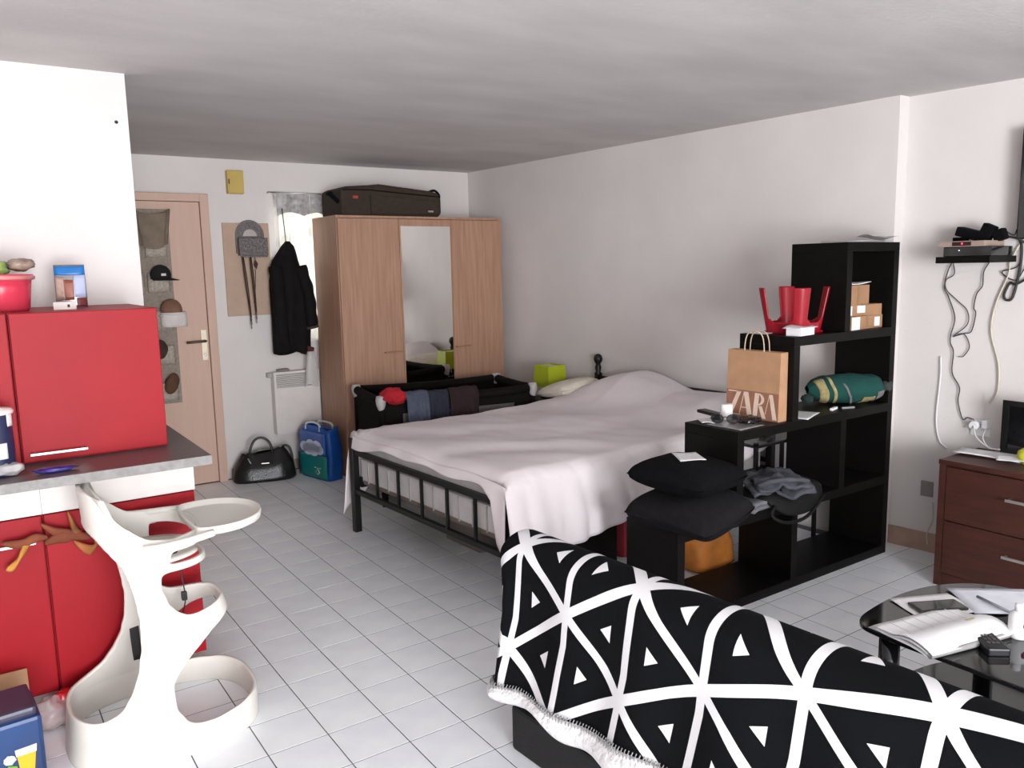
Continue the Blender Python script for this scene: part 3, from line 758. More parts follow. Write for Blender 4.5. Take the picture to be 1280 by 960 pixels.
# ------------------------------------------------------------------ kitchen corner
tag(obj('worktop', B().box(-1.6, -.2, -.165, .68, .868, .90, .003), m_worktop), 'grey kitchen worktop with pale edge over the red cupboards', 'worktop')
w_ = [o for o in C.objects if o.name == 'worktop'][0]
w_.name = 'worktop'
ROOT['worktop'] = Matrix.Identity(4)
obj('edge_strip', B().box(-1.6, -.2, -.168, -.1645, .868, .8995), m_worktopedge, w_)
def base_unit(x0, x1, hx0, hx1, label):
    t = thing('base_cabinet', label, 'cabinet', ((x0+x1)/2, .38, 0))
    obj('body', B().box(x0, x1, .102, .66, .085, .868), m_redlow, t)
    obj('plinth', B().box(x0+.002, x1-.002, .13, .15, 0, .085), m_whitepanel, t)
    obj('front_rail', B().box(x0, x1+.001, .085, .102, .724, .866), m_whitepanel, t)
    d = obj('door', B().box(x0+.003, x1-.003, .082, .102, .088, .720), m_redlow, t, bevel=.002)
    obj('handle', B().box(hx0, hx1, .048, .056, .634, .642).box(hx0+.01, hx0+.018, .055, .083, .634, .642).box(hx1-.018, hx1-.01, .055, .083, .634, .642), m_steel, d)
base_unit(-.706, -.21, -.655, -.36, 'red-doored base cabinet behind the white high chair')
base_unit(-1.2, -.708, -.99, -.735, 'red-doored base cabinet behind the blue drinks pack')
def wall_unit(x0, x1, hx, label):
    t = thing('wall_cabinet', label, 'cabinet', ((x0+x1)/2, .38, .90))
    obj('body', B().box(x0, x1, .112, .66, .90, 1.404), m_red, t)
    d = obj('door', B().box(x0+.002, x1-.002, .09, .112, .906, 1.404), m_red, t, bevel=.0025)
    if hx: obj('handle', B().box(hx[0], hx[1], .058, .066, .932, .939).box(hx[0]+.01, hx[0]+.018, .065, .091, .932, .939).box(hx[1]-.018, hx[1]-.01, .065, .091, .932, .939), m_steel, d)
wall_unit(-.744, -.287, (-.722, -.552), 'glossy red cupboard on the worktop with a bar handle')
wall_unit(-1.2, -.747, None, 'glossy red cupboard on the worktop beneath the pink tub')

# dried leaf ornaments on the lower handles
m_dry = mat('dried_brown_leaf', (152, 92, 48), .8, var=.25, scale=18); m_dry2 = mat('dried_dark_leaf', (122, 62, 38), .85, var=.2)
m_gold = mat('ochre_leaf', (176, 120, 50), .8, var=.2)
def leaf_strip(pts, w, m, par, nm='leaf'):
    P = catmull([Vector(p) for p in pts], 6)
    def lf(u, v):
        k = u*(len(P)-1); i = min(int(k), len(P)-2); p = P[i].lerp(P[i+1], k-i)
        ww = w*math.sin(math.pi*min(1, max(0, u*.92+.04)))**.6
        tw = 1.3*u
        return (p.x+(v-.5)*ww*math.sin(tw)*.5, p.y-.006*math.sin(v*math.pi), p.z+(v-.5)*ww*math.cos(tw*.5))
    obj(nm, B().grid(24, 6, lf), m, par, solid=.003)
t = thing('leaf_ornament', 'curled brown dried leaves twisted round the cupboard bar handle by the chair', 'ornament', (-.62, .045, .60))
leaf_strip([(-.715, .04, .70), (-.68, .03, .672), (-.64, .03, .655), (-.60, .035, .638), (-.575, .045, .625)], .034, m_dry2, t)
leaf_strip([(-.635, .035, .73), (-.628, .025, .70), (-.618, .03, .665), (-.60, .04, .64)], .03, m_dry, t)
leaf_strip([(-.71, .04, .635), (-.67, .025, .65), (-.635, .03, .645), (-.60, .035, .655)], .04, m_dry2, t)
leaf_strip([(-.625, .035, .625), (-.60, .025, .60), (-.575, .03, .585), (-.555, .04, .60), (-.56, .04, .615)], .034, m_dry, t)
t = thing('leaf_ornament', 'ochre dried leaf curled round the other cupboard handle', 'ornament', (-.82, .045, .58))
leaf_strip([(-.755, .035, .645), (-.78, .025, .62), (-.80, .03, .585), (-.825, .035, .575)], .05, m_gold, t)
leaf_strip([(-.70, .04, .655), (-.74, .03, .66), (-.78, .03, .65), (-.83, .04, .66)], .034, m_dry2, t)

# tub, pouch and small box on the red cupboards
m_pink = mat('translucent_pink_plastic', (206, 60, 82), .18, var=.05, spec=.6)
t = thing('plastic_tub', 'pink plastic tub holding packets on top of the cupboard', 'tub', (-.745, .36, 1.404))
prof = [(.082, 0), (.088, .01), (.096, .08), (.101, .118), (.106, .12), (.106, .128), (.098, .128), (.092, .08), (.08, .012)]
obj('tub', B().lathe(prof, (-.745, .36, 1.404), 28), m_pink, t)
obj('lid_rim', B().lathe([(.104, .108), (.111, .112), (.111, .122), (.104, .124)], (-.745, .36, 1.404), 28), mat('pale_pink_rim', (206, 128, 128), .35), t)
def crumple(c, sx, sy, sz, seed, n=18):
    def f(u, v):
        a = u*2*math.pi; ph = (v-.5)*math.pi; d = Vector((math.cos(a)*math.cos(ph), math.sin(a)*math.cos(ph), math.sin(ph)))
        k = 1+.28*noise.noise(d*2.2+Vector((seed, seed*2, 0)))+.12*noise.noise(d*5+Vector((0, seed, 3)))
        return (c[0]+d.x*sx*k, c[1]+d.y*sy*k, c[2]+d.z*sz*k)
    return B().grid(n+6, n, f, closeu=True)
tag(obj('snack_packet', crumple((-.775, .345, 1.555), .06, .05, .036, 2), mat('green_yellow_wrapper', (86, 150, 106), .3, scale=12, col2=(206, 184, 52))), 'green and yellow wrapper sticking out of the pink tub', 'packet')
tag(obj('snack_packet', crumple((-.675, .37, 1.566), .045, .04, .022, 5), mat('pale_brown_wrapper', (176, 158, 140), .4, scale=20, col2=(86, 30, 34))), 'crinkled grey brown wrapper sticking out of the pink tub', 'packet')
t = thing('biscuit_pouch', 'shiny blue and brown biscuit pouch standing on the red cupboard', 'packet', (-.515, .45, 1.404), R(-8))
def pch(u, v):
    x = lerp(-.052, .052, u); z = lerp(0, .160, v)
    bul = .026*math.sin(math.pi*min(1, max(0, .08+.84*u)))**.6*(1-v)**.5
    return (x*(1-.02*v), bul, z)
for sgn, mm in ((-1, None), (1, None)):
    bb = B().grid(14, 14, lambda u, v: (pch(u, v)[0], sgn*pch(u, v)[1], pch(u, v)[2]))
    obj('foil_front' if sgn < 0 else 'foil_back', bb, mat('silver_foil', (150, 146, 148), .2, .5, var=.1), t, world_co=False, solid=.001)
def patch(x0, x1, z0, z1, m, nm):
    obj(nm, B().grid(8, 6, lambda u, v: (lerp(x0, x1, u), -pch((lerp(x0, x1, u)+.052)/.104, lerp(z0, z1, v)/.16)[1]-.0022, lerp(z0, z1, v))), m, t, world_co=False, solid=.0008)
patch(-.05, .05, .122, .155, mat('bright_blue_print', (32, 112, 184), .25), 'blue_band')
patch(.012, .05, .04, .122, mat('pale_blue_print', (176, 182, 212), .3), 'pale_print')
patch(-.02, .01, .03, .105, mat('caramel_print', (150, 82, 62), .35, scale=30, var=.2), 'biscuit_print')
patch(.018, .05, .004, .036, mat('dark_red_print', (112, 30, 38), .35), 'red_corner')
patch(-.048, -.022, .03, .115, mat('beige_print', (168, 140, 128), .4, scale=40, var=.2), 'beige_print')
t = thing('small_carton', 'tiny white carton with a dark mark lying on the red cupboard', 'box', (-.555, .30, 1.404), R(-6))
obj('carton', B().box(-.036, .036, -.022, .022, 0, .027, .001), mat('white_carton', (226, 216, 210), .6), t, world_co=False)
obj('mark', B().box(.008, .016, -.0228, -.0215, .008, .018), m_cord, t, world_co=False)

# things on the worktop
t = thing('wrapped_jar', 'navy and white canister wrapped in clear film on the worktop', 'jar', (-.815, -.03, .90))
obj('canister', B().lathe([(.04, .0), (.046, .01), (.049, .09), (.047, .15), (.05, .19), (.05, .20)], (-.815, -.03, .90), 24), mat('navy_white_print', (30, 32, 62), .35, scale=16, col2=(40, 44, 78)), t)
for a_ in (-.3, .35, -.9):
    obj('white_patch', B().grid(6, 6, lambda u, v: (-.815+.0505*math.sin(a_+(u-.5)*.5+.6), -.03-.0505*math.cos(a_+(u-.5)*.5+.6), .90+.06+.1*(a_ > 0)+v*.05)), mat('white_glaze', (222, 216, 216), .35), t, solid=.001)
obj('lid', B().lathe([(.054, .198), (.056, .205), (.05, .214), (.02, .218), (.016, .236), (.004, .24)], (-.815, -.03, .90), 20), mat('white_lid', (232, 214, 208), .4), t)
obj('film', crumple((-.795, -.06, .925), .045, .035, .02, 8), m_clear, t)
tag(obj('blue_wrapper', crumple((-.665, -.085, .909), .062, .028, .008, 4), mat('violet_blue_foil', (46, 40, 120), .3, scale=30, var=.3)), 'flat violet blue wrapper lying near the worktop edge', 'packet')

# ------------------------------------------------------------------ floor by the cupboards
t = thing('drinks_pack', 'dark blue drinks carton with a beer glass picture on the floor', 'carton', (-.905, -.26, 0), R(4))
m_bblue = mat('navy_blue_carton', (18, 62, 118), .4, scale=4, col2=(24, 40, 74))
obj('carton', B().box(-.11, .11, -.11, .09, 0, .235, .012), m_bblue, t, world_co=False)
obj('top_flap', B().box(-.105, .10, -.10, .08, .233, .262, .01), mat('dark_violet_flap', (56, 54, 76), .4), t, world_co=False)
gl = [(.018, .075), (.052, .075), (.062, .165), (.01, .165)]
f_ = lambda u, v, d: (u+.025, d, v)
g1 = obj('beer_glass_print', B().prism([(.02, .05), (.05, .05), (.06, .13), (.012, .13)], -.1135, -.1095, f_), mat('amber_print', (222, 170, 30), .4), t, world_co=False)
obj('foam_print', B().prism([(.010, .13), (.062, .13), (.064, .152), (.008, .15)], -.114, -.1095, f_), mat('foam_white', (236, 230, 216), .5), g1, world_co=False)
obj('leaf_print', B().prism([(-.03, .03), (.012, .03), (.010, .10), (-.012, .11), (-.028, .08)], -.1132, -.1095, f_), mat('hop_green', (112, 158, 44), .5, var=.3, scale=60), t, world_co=False)
obj('flower_print', crumple((-.0+.018, -.112, .125), .016, .002, .014, 3, 10), m_cloud, t, world_co=False)
tag(obj('kraft_sheet', B().obox((-.86, .04, .105), .06, .006, .105, Matrix.Rotation(R(-12), 3, 'X'), .002), m_kraft), 'brown kraft sheet standing behind the blue drinks carton', 'cardboard')
t = thing('clear_bag', 'crumpled clear bag with red packet on the floor by the cupboard', 'plastic bag', (-.745, .0, 0))
obj('film', crumple((-.745, -.0, .055), .06, .055, .052, 7), mat('pinkish_clear_film', (206, 186, 186), .2, alpha=.6), t)
obj('red_packet', crumple((-.70, .02, .085), .045, .03, .03, 9, 12), mat('red_foil', (196, 26, 32), .25, var=.2), t)

# ------------------------------------------------------------------ white moulded high chair
hc = thing('high_chair', 'white moulded plastic high chair with tray by the worktop', 'high chair', (-.42, -.16, 0))
HX, HY = -.425, -.19
AF = [(0, .30), (.1, .30), (.25, .265), (.42, .215), (.58, .165), (.68, .15), (.9, .15)]
AR = [(0, .30), (.15, .285), (.4, .23), (.6, .20), (.75, .19), (.9, .20)]
BW = [(0, .262), (.10, .255), (.2, .22), (.3, .18), (.42, .15), (.55, .15), (.66, .19), (.72, .20), (.9, .20)]
XL_ = [(.10, -.9), (.152, -.70), (.156, -.63), (.181, -.58), (.226, -.545), (.279, -.519), (.346, -.503), (.411, -.497), (.486, -.501), (.56, -.515), (.619, -.533), (.667, -.563), (.72, -.60), (.76, -.64), (.78, -.9)]
MID_LO = [(-.424, .535), (-.415, .49), (-.406, .466), (-.381, .435), (-.349, .416), (-.28, .42), (-.1, .455)]
BASE_LO = [(-.43, .19), (-.422, .154), (-.403, .114), (-.375, .094), (-.317, .088), (-.2, .095), (-.1, .10)]
BASE_HI = [(-.43, .20), (-.415, .235), (-.405, .253), (-.365, .288), (-.339, .308), (-.283, .349), (-.2, .385), (-.1, .39)]
RIM = [(-.64, .862), (-.607, .858), (-.533, .762), (-.458, .705), (-.388, .695), (-.33, .70), (-.2, .70)]
def hpos(a, z):
    c, s_ = math.cos(a), math.sin(a); e = 2/2.6
    ax = interp(AF, z) if c > 0 else interp(AR, z)
    return (HX+math.copysign(abs(c)**e, c)*ax, HY+math.copysign(abs(s_)**e, s_)*interp(BW, z), z)
def hsolid(a, z):
    x = hpos(a, z)[0]
    d = interp(RIM, x)-z                                  # under the top rim
    if .10 < z < .80: d = min(d, x-interp(XL_, z)) if z > .152 or x < -.62 else d
    if x > -.432: 
        lo, hi = interp(BASE_LO, x), interp(BASE_HI, x); d = min(d, max(lo-z, z-hi))
    if x > -.428: 
        lo = interp(MID_LO, x); d = min(d, max(lo-z, z-.578))
    if x > -.40: d = min(d, max(.60-z, z-.655, (-.398-x)))
    return d
NA, NZ_ = 220, 190
ok = {}
pts = {}
for i in range(NA):
    for j in range(NZ_):
        a = 2*math.pi*i/NA; z = .875*j/(NZ_-1); pts[i, j] = [a, z]
keep = [(i, j) for i in range(NA) for j in range(NZ_-1) if hsolid(2*math.pi*(i+.5)/NA, .875*(j+.5)/(NZ_-1)) > 0]
bb = B(); idx = {}; cnt = {}
def vid(i, j):
    i %= NA
    if (i, j) not in idx:
        idx[i, j] = len(bb.v); bb.v.append(hpos(*pts[i, j]))
    return idx[i, j]
for i, j in keep:
    bb.f.append((vid(i, j), vid(i+1, j), vid(i+1, j+1), vid(i, j+1))); bb.sm.append(True)
# relax the stair-stepped borders of the openings
ecount = {}
for f in bb.f:
    for k in range(4):
        e = tuple(sorted((f[k], f[(k+1) % 4]))); ecount[e] = ecount.get(e, 0)+1
bnd = {}
for (p, q), n_ in ecount.items():
    if n_ == 1: bnd.setdefault(p, []).append(q); bnd.setdefault(q, []).append(p)
zb = {k for k in bnd if bb.v[k][2] < 1e-4}
for it in range(14):
    nv = list(bb.v)
    for k, nb in bnd.items():
        if k in zb or len(nb) != 2: continue
        m_ = [(bb.v[nb[0]][c]+bb.v[nb[1]][c])/2 for c in range(3)]
        nv[k] = tuple(lerp(bb.v[k][c], m_[c], .5) for c in range(3))
    bb.v = nv
obj('shell', bb, m_plastic, hc, solid=.012, offs=-1)
def seatf(u, v):
    x = lerp(-.52, HX+.13, u); w = .155*math.sqrt(max(0, 1-max(0, (x-HX)/.16)**2)) if x > HX else .155
    return (x, HY+(v-.5)*2*w, .612)
obj('seat', B().grid(16, 10, seatf), m_plastic, hc, solid=.008)
def backf(u, v):
    z = lerp(.612, .85, u); w = lerp(.155, .19, u)
    y = (v-.5)*2
    return (lerp(-.52, -.605, u)+.03*y*y, HY+y*w, z)
obj('backrest', B().grid(12, 12, backf), m_plastic, hc, solid=.008)
tr = [(-.30, -.385), (-.22, -.40), (-.15, -.375), (-.095, -.32), (-.068, -.235), (-.08, -.15), (-.125, -.085), (-.20, -.05), (-.29, -.06), (-.315, -.12), (-.315, -.31)]
P = [p.to_2d() for p in catmull([Vector((x, y, 0)) for x, y in tr], 6, True)]
tc_ = Vector((-.205, -.22))
tb = B(); n_ = len(P); rings = [(0.0, .698), (.86, .698), (.93, .700), (.965, .716), (1.0, .716), (1.01, .706), (.98, .690), (.9, .684), (0.0, .684)]
for k, z in rings:
    for p in P: tb.v.append((tc_.x+(p.x-tc_.x)*k, tc_.y+(p.y-tc_.y)*k, z))
for r_ in range(len(rings)-1):
    for k in range(n_): tb.f.append((r_*n_+k, r_*n_+(k+1) % n_, (r_+1)*n_+(k+1) % n_, (r_+1)*n_+k)); tb.sm.append(True)
obj('tray', tb, m_plastic, hc)
ar = B().tube([(-.48, HY-.222, .690), (-.42, HY-.232, .690), (-.34, HY-.232, .694), (-.27, HY-.22, .70)], .012, 8, smooth=4)
obj('tray_arm', ar, m_plastic, hc)
obj('tray_arm', B().tube([(-.48, HY+.222, .690), (-.42, HY+.2, .690), (-.34, HY+.17, .694), (-.27, HY+.13, .70)], .012, 8, smooth=4), m_plastic, hc)
obj('harness_cord', B().tube([(-.33, -.10, .61), (-.325, -.12, .56), (-.322, -.13, .48), (-.318, -.14, .40), (-.33, -.13, .34)], .0022, 6, smooth=4), m_cord, hc)
obj('buckle', B().box(-.33, -.312, -.148, -.13, .395, .425, .003), m_cord, hc)
obj('harness_knot', crumple((-.375, -.27, .615), .02, .018, .016, 3, 10), m_cord, hc)
obj('strap', B().grid(4, 12, lambda u, v: (-.475+.03*u-.012*math.sin(v*2.5), -.02, .50-.33*v)), m_cord, hc, solid=.002)

# ------------------------------------------------------------------ stair-shaped shelf unit
S0, S1 = -.758, -.45
sh = thing('stair_shelf', 'black stair-shaped open shelf unit standing out from the wall', 'shelf', (2.24, -.6, 0))
TT = .043
for x0, z in ((1.47, 0.0), (1.47, .377), (1.83, .757), (2.20, 1.142), (2.578, 1.562)):
    obj('board', B().box(x0, 3.015, S0, S1, z, z+TT), m_black, sh, bevel=.0015)
rows = [(TT, .377), (.377+TT, .757), (.757+TT, 1.142), (1.142+TT, 1.562)]
for x0, r_ in ((1.47, 0), (2.22, 0), (1.83, 1), (2.578, 1), (2.20, 2), (2.578, 3), (2.972, 0), (2.972, 1), (2.972, 2), (2.972, 3)):
    obj('upright', B().box(x0, x0+TT, S0, S1, rows[r_][0], rows[r_][1]), m_black, sh, bevel=.0015)
Z1, Z2, Z3, Z4 = .42, .80, 1.185, 1.605

# kraft shopping bag with the big letters
m_kraft2 = mat('rose_brown_print', (150, 104, 80), .85, var=.05); m_letter = mat('cream_letter_print', (226, 200, 182), .85)
bg = thing('paper_bag', 'kraft paper carrier bag with large cream lettering on the shelf', 'paper bag', (2.15, -.585, Z2), R(2))
def bagf(x0, x1, y0, y1, top_in):
    b_ = B()
    H = .315; ti = top_in
    b_.v = [(x0, y0, 0), (x0, y1, 0), (x1, y1, 0), (x1, y0, 0), (x0+ti, y0, H), (x0+ti, y1, H), (x1, y1, H), (x1, y0, H)]
    b_.f = [(3, 2, 1, 0), (0, 1, 5, 4), (1, 2, 6, 5), (2, 3, 7, 6), (3, 0, 4, 7)]; b_.sm = [False]*5
    return b_
obj('bag_body', bagf(-.022, .040, -.145, .145, .010), m_kraft, bg, world_co=False, solid=.0018)
fx = lambda z: -.022+.010*z/.315-.0012
def face(poly, m, nm, off=0.0): 
    obj(nm, B().prism(poly, 0, .0007, lambda u, v, d: (fx(v)-off-d, .145-u, v)), m, bg, world_co=False)
face([(.001, .001), (.289, .001), (.289, .128), (.001, .128)], m_kraft2, 'print_panel')
W_ = .0; L0, L1 = .008, .122
def stroke(name, polys):
    b_ = B()
    for poly in polys: b_.prism(poly, 0, .0006, lambda u, v, d: (fx(v)-.0008-d, .145-u, v))
    obj(name, b_, m_letter, bg, world_co=False)
def quad(xa, za, xb, zb_, w): return [(xa, za), (xa+w, za), (xb+w, zb_), (xb, zb_)]
stroke('letter_z', [[(.012, L0), (.035, L0), (.085, L1), (.062, L1)], [(.012, L0), (.085, L0), (.085, L0+.005), (.016, L0+.005)], [(.010, L1-.005), (.08, L1-.005), (.084, L1), (.010, L1)]])
stroke('letter_a', [[(.098, L1), (.124, L1), (.150, L0), (.124, L0)], [(.100, L1), (.104, L1), (.078, L0), (.074, L0)], [(.088, .045), (.130, .045), (.129, .049), (.089, .049)]])
rp = [(.152, L0), (.176, L0), (.186, L1), (.162, L1)]
bowl_o = [(.180+.034*math.sin(a), .094+.028*math.cos(a)) for a in [math.pi*k/10 for k in range(11)]]
bowl_i = [(.180+.018*math.sin(a), .094+.022*math.cos(a)) for a in [math.pi*k/10 for k in range(11)]]
bow = [bowl_o[k:k+2]+[bowl_i[k+1], bowl_i[k]] for k in range(10)]
stroke('letter_r', [rp]+bow+[[(.184, .064), (.202, .064), (.226, L0), (.204, L0)]])
stroke('letter_a', [[(.238, L1), (.258, L1), (.284, L0), (.262, L0)], [(.240, L1), (.243, L1), (.222, L0+.02), (.219, L0+.02)]])
hd = lambda y: B().tube([(.0+y, -.055, .30), (.0+y, -.05, .36), (.0+y, -.035, .395), (.0+y, .0, .408), (.0+y, .035, .395), (.0+y, .05, .36), (.0+y, .055, .30)], .0028, 6, smooth=4)
m_twine = mat('pale_paper_twine', (206, 184, 158), .8)
obj('handle', hd(-.010), m_twine, bg, world_co=False); obj('handle', hd(.03), m_twine, bg, world_co=False)

# candle, glasses, tablet, papers beside the bag
tag(obj('candle', B().lathe([(.026, 0), (.029, .004), (.029, .066), (.025, .073), (.004, .071)], (2.02, -.53, Z2+.001), 20), mat('white_wax', (236, 232, 230), .45)), 'white pillar candle in front of the paper bag', 'candle')
tag(obj('remote_control', B().obox((2.045, -.42, Z2+.012), .025, .085, .008, Matrix.Rotation(R(-12), 3, 'Z'), .004), m_blackmetal), 'slim black remote lying behind the white candle', 'remote')
t = thing('eyeglasses', 'black framed eyeglasses folded on the shelf end by the candle', 'glasses', (1.93, -.60, Z2), R(-50))
gb_ = B()
for cx in (-.034, .034):
    gb_.tube([(cx+.026*math.cos(a), 0, .024+.02*math.sin(a)) for a in [2*math.pi*k/16 for k in range(16)]], .0025, 6, closed=True)
obj('lens_rims', gb_.tube([(-.008, 0, .03), (0, 0, .034), (.008, 0, .03)], .002, 6), m_blackmetal, t, world_co=False)
obj('temple', B().tube([(-.06, 0, .032), (-.058, .05, .03), (-.03, .11, .012)], .002, 6, smooth=4), m_blackmetal, t, world_co=False)
obj('temple', B().tube([(.06, 0, .032), (.058, .05, .028), (.02, .11, .010)], .002, 6, smooth=4), m_blackmetal, t, world_co=False)
for cx in (-.034, .034): obj('lens', B().lathe([(.0235, 0), (.0235, .001)], (cx, 0, .024), 16, 1, .8, axis='Y'), mat('dark_lens', (40, 40, 44), .08, alpha=.45), t, world_co=False)
def sheet_paper(name, c, hx, hy, rz, label, curl=.004, m=m_paper, seed=0, th=.0015, cat='paper'):
    M_ = Matrix.Translation(c) @ Matrix.Rotation(rz, 4, 'Z')
    bb_ = B().grid(9, 9, lambda u, v: (M_ @ Vector(((u-.5)*2*hx, (v-.5)*2*hy, curl*(.5+.5*math.sin(u*4+seed)*math.cos(v*3+seed*2)))))[:])
    return tag(obj(name, bb_, m, solid=th, offs=1), label, cat)
sheet_paper('paper_slip', (1.91, -.505, Z2+.001), .03, .055, R(-35), 'white paper slip beside the candle at the shelf end', .006)
m_greyglass = mat('silver_sleeve', (150, 150, 152), .25, .3)
sheet_paper('flat_sleeve', (1.945, -.64, Z2+.0005), .085, .10, R(4), 'shiny grey sleeve lying under the black eyeglasses', .001, m_greyglass, cat='sleeve')
t = crumple((2.03, -.655, Z2+.018), .06, .045, .016, 6)
tag(obj('pouch', t, mat('dark_glossy_case', (26, 22, 22), .2, var=.3)), 'dark glossy crumpled pouch in front of the paper bag', 'pouch')
sheet_paper('letter', (2.36, -.70, Z2+.001), .10, .05, R(20), 'white letter on the shelf just past the upright', .003, seed=2)
tag(obj('stick', xf(B().box(-.035, .035, -.008, .008, 0, .012, .003), Matrix.Translation((2.60, -.70, Z2)) @ Matrix.Rotation(R(15), 4, 'Z')), m_paper), 'small white stick on the shelf before the teal bundle', 'stick', 'two sticks on the shelf')
tag(obj('stick', xf(B().box(-.035, .035, -.006, .006, 0, .01, .003), Matrix.Translation((2.68, -.725, Z2)) @ Matrix.Rotation(R(-20), 4, 'Z')), mat('grey_stick', (140, 140, 138), .5)), 'small grey stick on the shelf before the teal bundle', 'stick', 'two sticks on the shelf')
t = crumple((2.46, -.50, Z2+.03), .035, .03, .03, 4)
tag(obj('pouch', t, mat('pale_yellow_cloth', (206, 204, 164), .9)), 'small pale yellow pouch at the back of the shelf', 'pouch')

# teal patterned bundle
m_tealc = mat('teal_cloth', (6, 66, 60), .9, var=.1, bump=.2)
bd = thing('cloth_bundle', 'rolled teal cloth bundle with beige patterns on the middle shelf', 'cushion', (2.82, -.62, Z2), R(-28))
def bnd_f(u, v):
    a = u*2*math.pi; k = interp([(0, .25), (.07, .62), (.2, .9), (.6, 1), (.85, .92), (.95, .7), (1, .35)], v)
    x = lerp(-.21, .19, v); y = .085*k*math.cos(a); z = .076+.076*k*math.sin(a)
    if z < .004: z = .004
    return (x+.006*nz(a, v*4, 1), y, z+.006*nz(a*2, v*6, 2))
obj('roll', B().grid(28, 24, bnd_f, closeu=True), m_tealc, bd, world_co=False)
m_beigep = mat('beige_pattern', (156, 142, 98), .9, var=.15, scale=40); m_greyp = mat('grey_pattern', (112, 110, 108), .9)
def stripe(v0, v1, u0, u1, slant, m, nm):
    def f(u, v):
        q = bnd_f(lerp(u0, u1, u), lerp(v0, v1, v)+slant*(u-.5)); c = Vector((q[0], 0, .076)); d = (Vector(q)-c)
        return (c+d*1.045)[:]
    obj(nm, B().grid(14, 6, f), m, bd, world_co=False, solid=.002)
stripe(.10, .20, .30, .80, .10, m_beigep, 'beige_band'); stripe(.25, .29, .30, .70, .10, m_beigep, 'beige_band')
stripe(.47, .50, .42, .75, .20, m_greyp, 'grey_line'); stripe(.66, .82, .58, .66, .0, m_beigep, 'motif'); stripe(.64, .80, .67, .72, .0, m_beigep, 'motif')
stripe(.84, .98, .52, .72, 0, m_greyp, 'motif')
obj('tassel', crumple((.20, -.03, .085), .028, .03, .028, 4, 12), mat('dark_grey_tassel', (60, 62, 62), .95), bd, world_co=False)
obj('tassel', crumple((-.215, -.02, .03), .03, .03, .026, 7, 12), mat('dark_teal_knot', (30, 48, 46), .95), bd, world_co=False)

# upturned red stool
m_redpl = mat('red_moulded_plastic', (150, 14, 32), .3, var=.04)
st = thing('stool', 'glossy red plastic child stool turned upside down on the shelf', 'stool', (2.395, -.605, Z3), R(5))
NA2, NZ2 = 128, 28
bb = B(); HS = .215; idx = {}
def sth(z): return lerp(.098, .132, z/HS)
def stp(a, z):
    c, s_ = math.cos(a), math.sin(a); e = 2/4.6; hw = sth(z)
    return (math.copysign(abs(c)**e, c)*hw, math.copysign(abs(s_)**e, s_)*hw, z)
def skeep(a, z):
    f = stp(a, z); hw = sth(z)
    m_ = min(abs(f[0]), abs(f[1]))/hw
    if z < .05: return True
    return m_ > .58*min(1, math.sqrt(max(0, (z-.05)/.02)))
for i in range(NA2):
    for j in range(NZ2):
        if skeep(2*math.pi*(i+.5)/NA2, HS*(j+.5)/NZ2):
            q = []
            for di, dj in ((0, 0), (1, 0), (1, 1), (0, 1)):
                k = ((i+di) % NA2, j+dj)
                if k not in idx:
                    idx[k] = len(bb.v); bb.v.append(stp(2*math.pi*k[0]/NA2, HS*k[1]/NZ2))
                q.append(idx[k])
            bb.f.append(tuple(q)); bb.sm.append(True)
obj('legs', bb, m_redpl, st, world_co=False, solid=.006)
obj('seat', B().box(-.098, .098, -.098, .098, 0, .012, .004), m_redpl, st, world_co=False)
# white box and papers in front of it
t = thing('card_box', 'flat white box with loose papers next to the red stool', 'box', (2.33, -.725, Z3), R(8))
# (kept low and shallow, it sits on the front lip of the board)
obj('box', B().box(-.085, .04, -.018, .055, 0, .034, .001), m_paper, t, world_co=False)
obj('loose_sheet', B().grid(8, 6, lambda u, v: (lerp(-.13, .055, u), lerp(-.03, .05, v), .036+.012*abs(math.sin(u*4))*v)), m_paper, t, world_co=False, solid=.001)
sheet_paper('envelope', (2.28, -.52, Z3+.001), .06, .05, R(10), 'pale envelope lying behind the red stool edge', .003, seed=1)

# ------------------------------------------------------------------ rest of the shelf load
def carton(c, hx, hy, h, rz, label, lab=None):
    t = thing('cardboard_box', label, 'box', c, rz, 'cardboard boxes in the top shelf cell')
    obj('box', B().box(-hx, hx, -hy, hy, 0, h, .002), m_card, t, world_co=False)
    obj('tape', B().box(-.012, .012, -hy-.0008, -hy+.001, 0, h), mat('brown_tape', (150, 112, 76), .4), t, world_co=False)
    for (x0, x1, z0, z1) in lab or []: obj('label_sticker', B().box(x0, x1, -hy-.0012, -hy+.001, z0, z1), m_paper, t, world_co=False)
    return t
carton((2.80, -.66, Z3), .15, .07, .065, R(4), 'lowest cardboard box with white address stickers in the top shelf cell', [(.07, .12, .01, .055), (-.145, -.07, .0, .062)])
carton((2.79, -.65, Z3+.065), .145, .07, .055, R(-3), 'cardboard box with torn white sticker, middle of the small stack', [(-.05, .01, .015, .05), (-.14, -.09, .005, .05)])
carton((2.745, -.65, Z3+.12), .095, .065, .095, R(2), 'plain upright cardboard box on top of the small stack')
sheet_paper('leaflet', (2.76, -.655, Z3+.217), .115, .05, R(4), 'white leaflet lying on the topmost cardboard box', .012, seed=3, th=.004)
sheet_paper('magazine', (2.86, -.60, Z4+.001), .13, .10, R(6), 'pale magazine lying flat on the very top of the shelf', .006, mat('pale_grey_paper', (206, 202, 198), .7), seed=1, th=.008, cat='magazine')
sheet_paper('leaflet', (2.93, -.69, Z4+.011), .09, .05, R(-10), 'curled leaflet jutting past the top of the shelf', .035, mat('grey_printed_paper', (156, 152, 150), .7), seed=2.4, th=.001)

